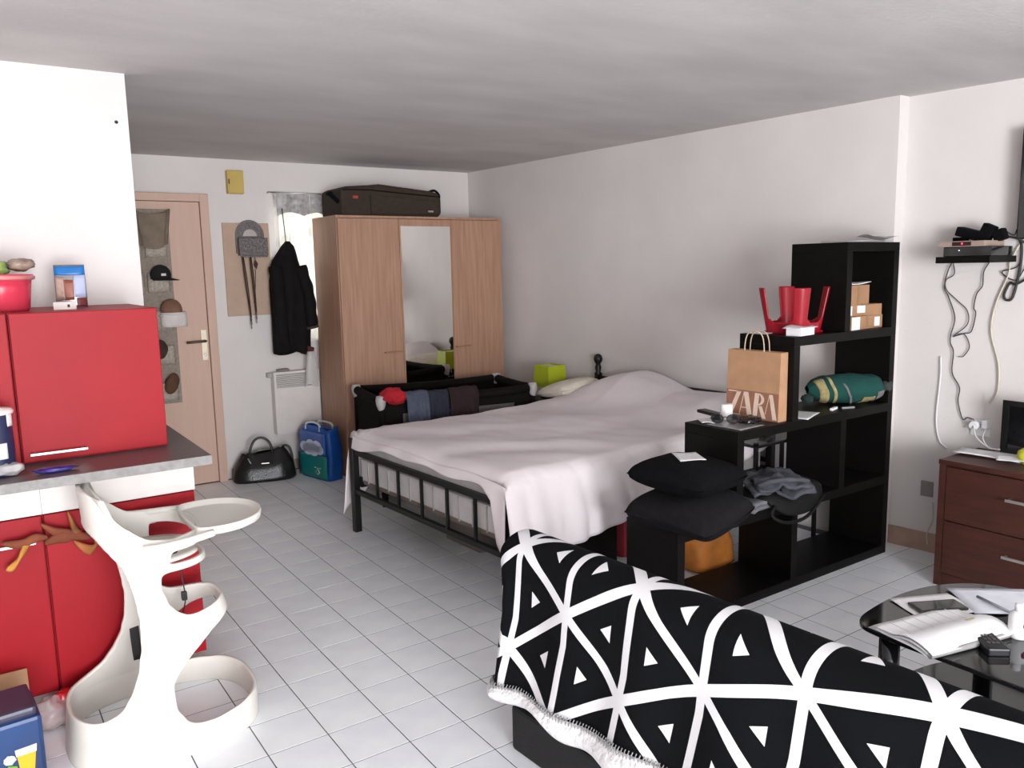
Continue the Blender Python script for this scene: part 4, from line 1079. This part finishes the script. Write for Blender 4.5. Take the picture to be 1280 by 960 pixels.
# two cushions on the lowest step
cu = xf(pillow_mesh(.222, .222, .08, 26), Matrix.Translation((1.60, -.70, Z1+.078)) @ Matrix.Rotation(R(11), 4, 'Z') @ Matrix.Rotation(R(-3), 4, 'Y'))
for i_, v in enumerate(cu.v):
    d = max(0, -.79-v[1])+.3*max(0, 1.44-v[0]); cu.v[i_] = (v[0], v[1], v[2]-.22*d)
tag(obj('cushion', cu, m_charfab), 'plain charcoal cushion, lower of two on the bottom step', 'cushion', 'cushions on the shelf step')
cu = xf(pillow_mesh(.205, .205, .07, 26), Matrix.Translation((1.605, -.68, Z1+.218)) @ Matrix.Rotation(R(9), 4, 'Z') @ Matrix.Rotation(R(2), 4, 'X'))
cs = tag(obj('cushion', cu, m_blackfab), 'black quilted cushion, upper of two with paper on it', 'cushion', 'cushions on the shelf step')
sheet_paper('folded_note', (1.62, -.67, Z1+.287), .055, .075, R(-30), 'white folded note lying on the black quilted cushion', .006, seed=2)

# black bag and jeans on the second board
m_bag = mat('black_nylon_bag', (13, 13, 14), .7, var=.15, spec=.25)
t = thing('soft_bag', 'black soft bag slumped over the edge of the second board', 'bag', (2.28, -.68, Z1))
def sbf(u, v):
    a = u*2*math.pi; ph = (v-.5)*math.pi; e = .7
    c, s_ = math.cos(a), math.sin(a); k = math.cos(ph)**.6 if math.cos(ph) > 0 else 0
    x = 2.23+.22*math.copysign(abs(c)**e, c)*k; y = -.69+.125*math.copysign(abs(s_)**e, s_)*k; z = Z1+.043+.043*math.sin(ph)
    dr_ = max(0, -.765-y); z -= 1.6*dr_ if z < Z1+.05 else .9*dr_
    return (x, y, z+.01*nz(x*6, y*6, 2))
obj('body', B().grid(40, 16, sbf, closeu=True), m_bag, t)
obj('strap', B().tube([(2.05, -.79, Z1+.02), (2.02, -.80, Z1-.02), (2.10, -.82, Z1-.06), (2.24, -.825, Z1-.055), (2.40, -.80, Z1+.01)], .008, 8, smooth=5), m_bag, t)
m_jean = mat('grey_washed_denim', (70, 71, 78), .95, var=.2, scale=20, bump=.3, bscale=120)
def fold_stack(c, hx, hy, layers, m, rz, label, name, drop=0.0):
    t = thing(name, label, 'clothing', c, rz)
    for k in range(layers):
        f = lambda u, v, k=k: ((u-.5)*2*hx*(1-.04*k)+.01*k, (v-.5)*2*hy+.008*math.sin(u*5+k), .010+.019*k+.008*nz(u*3, v*3, k+1)-drop*max(0, .35-v)*.35)
        obj('fold', B().grid(14, 12, f), m, t, world_co=False, solid=.016)
    return t
t = thing('folded_jeans', 'crumpled grey denim jeans on the black soft bag', 'clothing', (2.15, -.70, Z1+.08), R(-24))
def jf(k):
    def f(u, v):
        x = (u-.5)*(.30-.05*k); y = (v-.5)*(.23-.03*k)
        z = .012+.030*k+.030*nz(u*2.4+k, v*2.4, k*3)+.012*nz(u*7, v*6, k)+.02*math.exp(-((u-.35-.1*k)/.08)**2)-.10*max(0, .30-v)
        return (x+.012*nz(u*3, v*3, 5+k), y-.02*k, z)
    return f
obj('trouser_leg', B().grid(26, 22, jf(0)), m_jean, t, world_co=False, solid=.012)
obj('trouser_leg', B().grid(26, 22, jf(1)), m_jean, t, world_co=False, solid=.012)
obj('waistband', B().tube([(-.13, -.10, .03), (-.05, -.12, .055), (.06, -.11, .05), (.13, -.08, .03)], .011, 8, smooth=5), m_jean, t, world_co=False)
fold_stack((1.985, -.665, Z1+.002), .085, .10, 2, mat('mid_grey_cotton', (112, 112, 118), .95, var=.15, bump=.3), R(12), 'crumpled grey shirt on the second board beside the jeans', 'folded_shirt')
# orange-brown bag behind the bottom cell
t = thing('paper_sack', 'orange brown paper sack standing on the floor behind the shelf', 'bag', (2.12, -.29, 0))
def psf(u, v):
    a = u*2*math.pi; c, s_ = math.cos(a), math.sin(a); e = .5
    k = interp([(0, .8), (.1, 1), (.6, 1), (1, .8)], v)
    return (2.13+.15*k*math.copysign(abs(c)**e, c)+.01*nz(a, v*3, 1), -.31+.10*k*math.copysign(abs(s_)**e, s_)+.01*nz(a, v*3, 7), .21*v+.012*math.sin(3*a)*v)
bb = B().grid(32, 10, psf, closeu=True); bb.f.append(tuple(i*10 for i in range(32))); bb.sm.append(False); bb.f.append(tuple(i*10+9 for i in range(32))); bb.sm.append(True)
obj('sack', bb, mat('amber_paper', (190, 116, 44), .7, var=.2, scale=8), t)
obj('gathered_top', crumple((2.10, -.31, .235), .10, .07, .05, 3), mat('brown_paper_top', (104, 62, 34), .8, var=.2), t)
# glass side table between shelf and bed
t = thing('side_table', 'black metal side table with glass shelves behind the shelf unit', 'table', (2.62, -.25, 0))
for x in (2.36, 2.86):
    for y in (-.435, -.215): obj('leg', B().box(x, x+.018, y, y+.018, 0, .62), m_blackmetal, t)
m_glass = mat('smoked_glass', (120, 124, 126), .05, trans=.8, var=.02)
for z in (.30, .605):
    obj('frame_bar', B().box(2.378, 2.86, -.435, -.42, z-.012, z), m_blackmetal, t); obj('frame_bar', B().box(2.378, 2.86, -.215, -.20, z-.012, z), m_blackmetal, t)
    obj('frame_bar', B().box(2.36, 2.375, -.418, -.215, z-.012, z), m_blackmetal, t); obj('frame_bar', B().box(2.863, 2.878, -.418, -.215, z-.012, z), m_blackmetal, t)
    obj('glass_shelf', B().box(2.36, 2.878, -.435, -.20, z, z+.006), m_glass, t)
tag(obj('small_case', xf(B().box(-.07, .07, -.02, .02, 0, .022, .008), Matrix.Translation((2.6, -.31, .611)) @ Matrix.Rotation(R(20), 4, 'Z')), m_blackmetal), 'small black case on the glass side table', 'case')

# ------------------------------------------------------------------ sofa
ST = R(4)
SO = Vector((.425, -1.03, 0)); EP = Vector((math.sin(ST), -math.cos(ST), 0)); EQ = Vector((math.cos(ST), math.sin(ST), 0))
def S(p, q, z): return (SO+EP*p+EQ*q+Vector((0, 0, z)))[:]
SLEN = 1.95
def sbox(p0, p1, q0, q1, z0, z1, bev=.0):
    b_ = B().box(p0, p1, q0, q1, z0, z1, bev); b_.v = [S(*v) for v in b_.v]; return b_
m_sofa = mat('black_sofa_cover', (15, 14, 15), .8, var=.12, scale=20, bump=.15)
sofa = thing('sofa', 'low black sofa seen from behind under a patterned throw', 'sofa', S(.9, .4, 0))
obj('base', sbox(.0, SLEN, .02, .72, .0, .15, .012), m_sofa, sofa)
obj('backrest', sbox(.03, SLEN-.02, .015, .115, .15, .708, .045), m_sofa, sofa)
obj('seat_cushion', sbox(.02, .97, .14, .70, .15, .36, .04), m_sofa, sofa)
obj('seat_cushion', sbox(.975, SLEN-.02, .14, .70, .15, .36, .04), m_sofa, sofa)
# throw draped over the backrest
T_, ZT, RR = .13, .72, .065
PEND = .0                              # end of the backrest
def prof(v):
    """arc length from the ridge (positive to the rear) -> (q, z)"""
    sg = 1 if v >= 0 else -1; a = abs(v); fl = T_/2-RR
    if a <= fl: o, z = a, ZT
    elif a <= fl+RR*math.pi/2:
        g_ = (a-fl)/RR; o, z = fl+RR*math.sin(g_), ZT-RR+RR*math.cos(g_)
    else: o, z = T_/2, ZT-RR-(a-fl-RR*math.pi/2)
    return T_/2-sg*o, z
def ij(p, v): return (4.621*p+.5507*v-1.485-.3204*p*p+20, 2.8264*p+3.3973*v-1.4419-.8353*p*p+20)
PMIN, PMAX, V0, V1 = -.40, 1.90, -.34, .50
NU, NV = 190, 90
bl = B(); uvs = []
for i in range(NU):
    s_ = lerp(PMIN, PMAX, i/(NU-1))
    for j in range(NV):
        v = lerp(V0, V1-.018+.014*math.sin(s_*7)+.05*max(0, min(1, (.12-s_)/.2)), j/(NV-1))
        q, z = prof(v); drop = max(0, ZT-z)
        p = s_
        wr_ = .010*math.sin(s_*23+3*v)*min(1, drop*3)+.012*nz(s_*3, v*3, 2)*min(1, drop*4)
        if s_ < PEND+.04:
            # past the end of the backrest the throw turns round the corner and falls
            t_ = PEND+.04-s_; rc = .055
            ang = min(t_/rc, math.pi/2); ext = max(0, t_-rc*math.pi/2)
            w_rear = min(1, drop/.16)         # low parts wrap sideways, top parts fall downwards
            if v >= 0:
                p_w = PEND+.04-rc*math.sin(ang); q_w = q+rc*(1-math.cos(ang))+min(ext, .08)*.85
                p_d = PEND+.04-rc*math.sin(ang); z_d = z-rc*(1-math.cos(ang))-ext
                p = p_w-.035*w_rear*math.sin(min(1, t_*5)*1.4); q = lerp(q, q_w, w_rear); z = lerp(z_d, z-.10*t_, w_rear)
            else:
                p = PEND+.04-rc*math.sin(ang); z = z-rc*(1-math.cos(ang))-ext*.8
            wr_ += .012*math.sin(t_*40+v*6)*min(1, drop*4)
        sgn = max(-1, min(1, v/.06))
        flare = .035*max(0, drop-.25)/.2
        z = max(z, .17)
        bl.v.append(S(p, q-sgn*(wr_+flare)-sgn*.006, z)); uvs.append(ij(s_, v))
for i in range(NU-1):
    for j in range(NV-1):
        bl.f.append((i*NV+j, (i+1)*NV+j, (i+1)*NV+j+1, i*NV+j+1)); bl.sm.append(True)
bl.uv = uvs
thr = thing('throw_blanket', 'black throw with white triangle line pattern over the sofa back', 'blanket', S(.7, .1, .2))
main = obj('printed_cloth', bl, blanket_material(), thr, solid=.007, fixn=False)
# turned-up white fleece underside along the rear hem
m_fleece = mat('white_fleece', (222, 220, 220), .95, var=.04, scale=30, bump=.7, bscale=60, spec=.1)
hemv = [bl.v[i*NV+NV-1] for i in range(NU)]
k0 = [i for i in range(NU) if lerp(PMIN, PMAX, i/(NU-1)) > -.16]
def hemf(u, v):
    k = k0[0]+u*(len(k0)-1); i = min(int(k), NU-2); h = Vector(hemv[i]).lerp(Vector(hemv[i+1]), k-i)
    wv = (.052+.016*math.sin(u*26)+.010*math.sin(u*61))*min(1, .35+u*3)
    a = v*math.pi*.85
    return (h-EQ*(.010+.022*math.sin(a))+Vector((0, 0, .008-wv*v)))[:]
obj('fleece_hem', B().grid(150, 9, hemf), m_fleece, thr, solid=.006, fixn=False)
fr = B()
for k in range(0, 190):
    u = k/190; a_ = Vector(hemf(u, 0)); fr.tube([(a_+Vector((0, 0, .012)))[:], (a_-EQ*.008+Vector((0, 0, .002)))[:], (a_-EQ*.010+Vector((0, 0, -.010)))[:]], .0016, 4)
o = obj('stitching', fr, mat('black_white_stitch', (40, 40, 42), .9, scale=300, col2=(190, 190, 190)), thr); o['kind'] = 'stuff'

# ------------------------------------------------------------------ coffee table
CTZ = .42
ct = thing('coffee_table', 'black glass coffee table with rounded end beside the sofa', 'table', (1.60, -2.2, 0))
out = [(1.30, -2.75), (1.285, -1.80), (1.295, -1.70), (1.335, -1.655), (1.42, -1.635), (1.58, -1.625), (1.74, -1.645), (1.86, -1.70), (1.93, -1.78), (1.96, -1.90), (1.97, -2.75)]
P = out[:1]+[p.to_2d()[:] for p in catmull([Vector((x, y, 0)) for x, y in out[1:-1]], 5)]+out[-1:]
obj('glass_top', B().prism(P, CTZ-.014, CTZ), m_glassblk, ct, bevel=.003)
obj('lower_shelf', B().prism([(lerp(1.62, x, .82), lerp(-2.2, y, .9)) for x, y in P], .16, .172), m_glassblk, ct)
m_chrome = mat('polished_black_chrome', (56, 56, 58), .12, .9, var=.05)
for x, y in ((1.37, -1.735), (1.86, -1.79), (1.37, -2.62), (1.88, -2.62)):
    lg = obj('leg', B().tube([(x, y, 0), (x, y, CTZ-.014)], .03, 20), m_chrome, ct)
    obj('collar', B().lathe([(.034, CTZ-.034), (.034, CTZ-.014)], (x, y, 0), 20), m_blackmetal, lg)
# booklet, papers, phone, remotes
def ring(c, pts): return [(c[0]+x, c[1]+y) for x, y in pts]
t = thing('open_booklet', 'open white booklet with curled edge on the coffee table', 'booklet', (1.43, -1.84, CTZ), R(-12))
for k in range(3):
    f = lambda u, v, k=k: (lerp(-.16, .17, u), lerp(-.11, .10, v)-.008*k, .003+.006*k+.012*math.sin(min(1, v*1.5)*math.pi)*(k+1)*.6+.006*nz(u*3, v*2, k))
    obj('page', B().grid(14, 12, f), m_paper, t, world_co=False, solid=.0015)
obj('spine', B().tube([(-.16, -.115, .009), (0, -.12, .011), (.17, -.115, .009)], .009, 8, smooth=4), mat('grey_spine', (150, 148, 146), .6), t, world_co=False)
for k in range(6): obj('ruled_line', B().box(-.13+k*.045, -.128+k*.045, -.06, .05, .0325, .0335), mat('pale_grey_ink', (196, 196, 198), .8), t, world_co=False)
obj('stamp', B().box(.075, .11, -.055, -.035, .036, .038), mat('beige_ink', (176, 170, 140), .8), t, world_co=False)
sheet_paper('paper_sheet', (1.60, -1.745, CTZ+.002), .105, .075, R(-25), 'white sheet under the dark phone on the coffee table', .004, seed=1)
t = thing('phone', 'dark phone lying on a white sheet on the coffee table', 'phone', (1.585, -1.765, CTZ+.009), R(-28))
obj('case', B().box(-.08, .08, -.036, .036, 0, .008, .003), mat('phone_case', (48, 46, 46), .35), t, world_co=False)
obj('screen', B().box(-.073, .073, -.031, .031, .008, .0086), m_glassblk, t, world_co=False)
sheet_paper('document', (1.80, -1.86, CTZ+.002), .13, .10, R(-40), 'large white document beside the phone on the coffee table', .006, mat('bluish_paper', (226, 229, 238), .85), seed=4)
tag(obj('pen', B().tube([(1.74, -1.81, CTZ+.02), (1.71, -1.92, CTZ+.015)], .005, 8), mat('grey_pen', (132, 130, 140), .4)), 'slim grey pen lying across the large white document', 'pen')
t = thing('remote_control', 'black remote control on the coffee table near the booklet', 'remote', (1.475, -1.955, CTZ), R(50))
obj('body', B().box(-.095, .085, -.03, .03, 0, .024, .005), m_blackmetal, t, world_co=False)
for k in range(5):
    for q in (-.012, 0, .012): obj('button', B().box(-.06+k*.022, -.05+k*.022, q-.004, q+.004, .023, .0265), mat('grey_button', (70, 70, 72), .6), t, world_co=False)
tag(obj('remote_control', xf(B().box(-.07, .07, -.02, .02, 0, .02, .005), Matrix.Translation((1.63, -1.945, CTZ)) @ Matrix.Rotation(R(-20), 4, 'Z')), m_blackmetal), 'second slim black remote beside the white bottle', 'remote')
tag(obj('bottle_cap', B().lathe([(.016, 0), (.018, .004), (.017, .012), (.012, .014)], (1.435, -2.02, CTZ), 18), mat('clear_grey_cap', (150, 150, 150), .2)), 'small round grey cap next to the black remote', 'cap')
t = thing('lotion_bottle', 'white squeeze bottle with magenta spot on the coffee table', 'bottle', (1.585, -2.0, CTZ))
obj('bottle', B().lathe([(.024, 0), (.027, .005), (.027, .06), (.022, .075), (.012, .08)], (1.585, -2.0, CTZ), 20), m_paper, t)
obj('cap', B().lathe([(.013, .08), (.013, .1), (.010, .103)], (1.585, -2.0, CTZ), 16), m_paper, t)
obj('spot', B().lathe([(.011, 0), (.011, .004)], (1.575, -2.026, CTZ+.045), 14, axis='Y'), mat('magenta_spot', (140, 20, 62), .4), t)

# ------------------------------------------------------------------ dresser
DX, DY, DH = 2.80, -1.125, .603
dre = thing('dresser', 'reddish brown wooden chest of drawers against the right wall', 'dresser', (2.98, -1.6, 0), 0)
obj('body', B().box(DX+.02, 3.16, -2.05, DY, .0, DH-.022), m_dresser, dre)
obj('top_board', B().box(DX-.004, 3.165, -2.055, DY+.004, DH-.022, DH, .002), m_dresser, dre)
obj('side_stile', B().box(DX-.002, DX+.02, DY-.03, DY, 0, DH-.022), m_dresser, dre)
obj('side_stile', B().box(DX-.002, DX+.02, -2.05, -2.02, 0, DH-.022), m_dresser, dre)
obj('plinth', B().box(DX+.01, DX+.02, -2.02, DY-.03, 0, .06), m_dresser, dre)
for z0, z1 in ((.065, .315), (.32, .572)):
    d = obj('drawer', B().box(DX, DX+.02, -2.018, DY-.032, z0, z1), m_dresser, dre, bevel=.002)
    zc = z0+(z1-z0)*.63
    obj('handle', B().box(DX-.028, DX-.02, -1.72, -1.425, zc-.006, zc+.006).box(DX-.021, DX, -1.44, -1.43, zc-.005, zc+.005).box(DX-.021, DX, -1.715, -1.705, zc-.005, zc+.005), m_steel, d)
sheet_paper('paper_stack', (3.02, -1.25, DH+.001), .07, .15, R(8), 'white papers on the dresser in front of the black screen', .012, seed=2, th=.006)
sheet_paper('paper_slip', (2.96, -1.36, DH+.018), .05, .06, R(25), 'small white slip on top of the dresser papers', .006, seed=5)
t = thing('monitor', 'small black screen standing on the dresser by the wall', 'monitor', (3.11, -1.45, DH))
obj('screen_panel', xf(B().box(-.012, .012, -.20, .20, 0.02, .255, .006), Matrix.Translation((3.10, -1.455, DH)) @ Matrix.Rotation(R(-3), 4, 'Z')), m_glassblk, t)
obj('bezel', xf(B().box(-.018, -.012, -.205, .205, .012, .035).box(-.018, -.012, -.205, .205, .235, .26).box(-.018, -.012, .178, .205, .035, .235).box(-.018, -.012, -.205, -.178, .035, .235), Matrix.Translation((3.10, -1.455, DH)) @ Matrix.Rotation(R(-3), 4, 'Z')), m_blackmetal, t)
obj('stand', B().box(3.085, 3.15, -1.53, -1.38, DH, DH+.025, .004), m_blackmetal, t)
t = thing('apple', 'green yellow apple on the dresser before the black screen', 'apple', (2.985, -1.405, DH))
obj('fruit', B().lathe([(.006, .003), (.02, .0), (.034, .012), (.041, .035), (.037, .058), (.022, .07), (.006, .062)], (2.99, -1.412, DH), 20), mat('green_yellow_apple', (196, 200, 52), .35), t)
obj('stem', B().tube([(2.99, -1.412, DH+.06), (2.993, -1.412, DH+.08)], .002, 5), m_dry2, t)

# ------------------------------------------------------------------ wall shelf with boxes and cables
def wx2(y): return 3.175+(-.68-y)*(.075/.62) if y > -1.3 else 3.25+(-1.3-y)*.02
ws = thing('wall_shelf', 'short black shelf fixed high on the right wall', 'shelf', (3.1, -1.09, 1.495))
obj('board', B().prism([(2.975, -.96), (2.975, -1.205), (3.232, -1.205), (3.205, -.96)], 1.497, 1.527), m_black, ws, bevel=.002)
t = thing('receiver_box', 'black receiver box with tiny white light on the wall shelf', 'receiver', (3.09, -1.09, 1.527))
obj('case', B().box(2.995, 3.20, -1.20, -.985, 1.527, 1.572, .003), m_glassblk, t)
obj('indicator', B().box(2.9935, 2.996, -1.06, -1.056, 1.553, 1.557), mat('white_led', (240, 240, 245), .3, emit=((240, 240, 255), 2.0)), t)
t = thing('set_top_box', 'beige grey set-top box with red light on the black receiver', 'receiver', (3.08, -1.06, 1.572))
obj('case', B().box(2.985, 3.17, -1.175, -.962, 1.572, 1.598, .003), mat('beige_grey_case', (162, 142, 130), .45), t)
obj('display', B().box(2.9835, 2.987, -1.115, -1.03, 1.576, 1.594), mat('dark_red_display', (50, 10, 14), .2), t)
obj('red_light', B().box(2.982, 2.985, -1.078, -1.072, 1.583, 1.589), mat('red_led', (255, 40, 50), .3, emit=((255, 40, 60), 8.0)), t)
t = thing('adapter_cluster', 'clump of black power adapters resting on the set-top box', 'adapters', (3.12, -1.10, 1.598))
obj('long_adapter', B().obox((3.12, -1.06, 1.628), .03, .075, .022, Matrix.Rotation(R(16), 3, 'X') @ Matrix.Identity(3), .006).obox((3.12, -1.0, 1.606), .02, .03, .012, Matrix.Identity(3), .004), m_blackfab, t)
obj('plug', B().obox((3.12, -1.125, 1.645), .024, .028, .028, Matrix.Rotation(R(25), 3, 'X'), .006), m_blackfab, t)
obj('plug', B().obox((3.125, -1.175, 1.622), .022, .026, .026, Matrix.Rotation(R(-20), 3, 'X'), .006), m_blackfab, t)
def wallpt(px, py, off=.012):
    """point on the near right wall, a little in front of it, given as (y along wall, z)"""
    return (wx2(px)-off, px, py)
def cable(pts, r, m, label, name='cable'):
    return tag(obj(name, B().tube([wallpt(*p) if len(p) == 2 else p for p in pts], r, 6, smooth=6), m), label, 'cable', 'cables on the right wall')
cable([(-.927, 1.50), (-.909, 1.453), (-.899, 1.378), (-.92, 1.331), (-.955, 1.229), (-.94, 1.14), (-.942, 1.098), (-.958, 1.058), (-.957, .954), (-.995, .882), (-.992, .812), (-1.018, .725), (-1.04, .735), (-1.071, .728)], .0026, m_cord, 'thin dark cable zigzagging from the shelf down to the socket')
cable([(-.933, 1.50), (-.94, 1.442), (-.904, 1.412), (-.91, 1.364), (-.964, 1.311), (-1.009, 1.265), (-1.014, 1.198), (-.954, 1.136), (-1.0, 1.15), (-1.029, 1.091), (-1.006, 1.041), (-.982, 1.035)], .0023, m_cord, 'thin dark cable looping to a knot halfway down the wall')
cable([(-1.095, 1.50), (-1.072, 1.452), (-1.07, 1.386), (-1.047, 1.346), (-1.038, 1.279), (-1.048, 1.253), (-1.034, 1.165), (-1.0, 1.152), (-.951, 1.133)], .0025, m_cord, 'thin dark cable wavering down from the shelf corner')
cable([(-1.215, 1.575), (-1.183, 1.50), (-1.178, 1.438), (-1.132, 1.295), (-1.121, 1.163), (-1.162, 1.007), (-1.164, .874), (-1.136, .817)], .004, m_cordw, 'cream cable running down the wall from the shelf end')
cable([(-1.215, 1.60), (-1.225, 1.565), (-1.225, 1.476), (-1.203, 1.336), (-1.174, 1.32), (-1.166, 1.348), (-1.187, 1.40), (-1.211, 1.393), (-1.257, 1.419), (-1.35, 1.46)], .006, m_cord, 'thick black cable looping beside the shelf end')
cable([(3.15, -1.19, 1.615), (3.20, -1.215, 1.605), (-1.26, 1.575), (-1.40, 1.53)], .005, m_cord, 'black cable running from the adapters along the wall')
cable([(3.14, -1.19, 1.64), (3.17, -1.215, 1.62), (3.19, -1.22, 1.645), (-1.225, 1.572), (-1.217, 1.48), (-1.15, 1.451), (-1.21, 1.412), (-1.253, 1.476), (-1.35, 1.52)], .003, m_cord, 'thin black cable curling round the shelf end')
cable([(-.90, 1.03), (-.904, .928), (-.895, .714), (-.915, .603), (-.952, .566)], .0035, m_paper, 'white cable trailing down the wall behind the dresser')
cable([(-.90, .27), (-.905, .18), (-.88, .10), (-.885, .04)], .003, m_cordw, 'pale cable hanging from the low wall socket')
# sockets
def socket(y, z, label, w=.04, m=m_paper):
    t = thing('wall_socket', label, 'socket', (wx2(y), y, z))
    M_ = Matrix.Translation((wx2(y)-.002, y, z)) @ Matrix.Rotation(R(6.9), 4, 'Z')
    obj('plate', xf(B().box(-.010, .003, -w, w, -.04, .04, .003), M_), m, t)
    obj('well', xf(B().lathe([(.022, 0), (.022, .002)], (-.0125, 0, 0), 18, axis='X'), M_), m, t)
    return t
m_greysock = mat('grey_socket_plate', (150, 142, 138), .5)
socket(-.865, .335, 'grey wall socket low beside the dresser', .03, m_greysock)
socket(-.955, .335, 'pale wall socket low, right against the dresser', .035)
so = socket(-1.10, .69, 'white double wall socket above the dresser', .045)
t = thing('power_plug', 'white plug pushed in the socket above the dresser', 'plug', (3.2, -1.09, .70))
obj('plug_body', xf(B().lathe([(.02, -.05), (.022, -.03), (.019, -.013)], (0, 0, 0), 14, axis='X'), Matrix.Translation((wx2(-1.085)-.002, -1.085, .705))), m_paper, t)
obj('cord', B().tube([(wx2(-1.09)-.05, -1.085, .705), (3.12, -1.13, .66), (3.10, -1.20, .625), (3.07, -1.26, .632)], .003, 6, smooth=5), m_paper, t)
t = thing('phone_charger', 'white phone charger plugged beside the plug above the dresser', 'charger', (3.2, -1.14, .72))
obj('charger_body', B().box(wx2(-1.13)-.05, wx2(-1.13)-.006, -1.145, -1.12, .695, .735, .004), m_paper, t)
obj('cord', B().tube([(wx2(-1.13)-.03, -1.133, .695), (3.14, -1.15, .655), (3.12, -1.19, .615)], .0025, 6, smooth=5), m_paper, t)
# television whose edge shows at the border of the picture
tv = thing('television', 'dark flat television on the right wall beyond the cables', 'television', (3.22, -1.8, 1.6))
obj('panel', B().box(3.165, 3.20, -2.05, -1.225, 1.60, 2.10, .006), m_glassblk, tv)
obj('wall_mount', B().box(3.20, 3.262, -1.80, -1.5, 1.75, 1.95), m_blackmetal, tv)
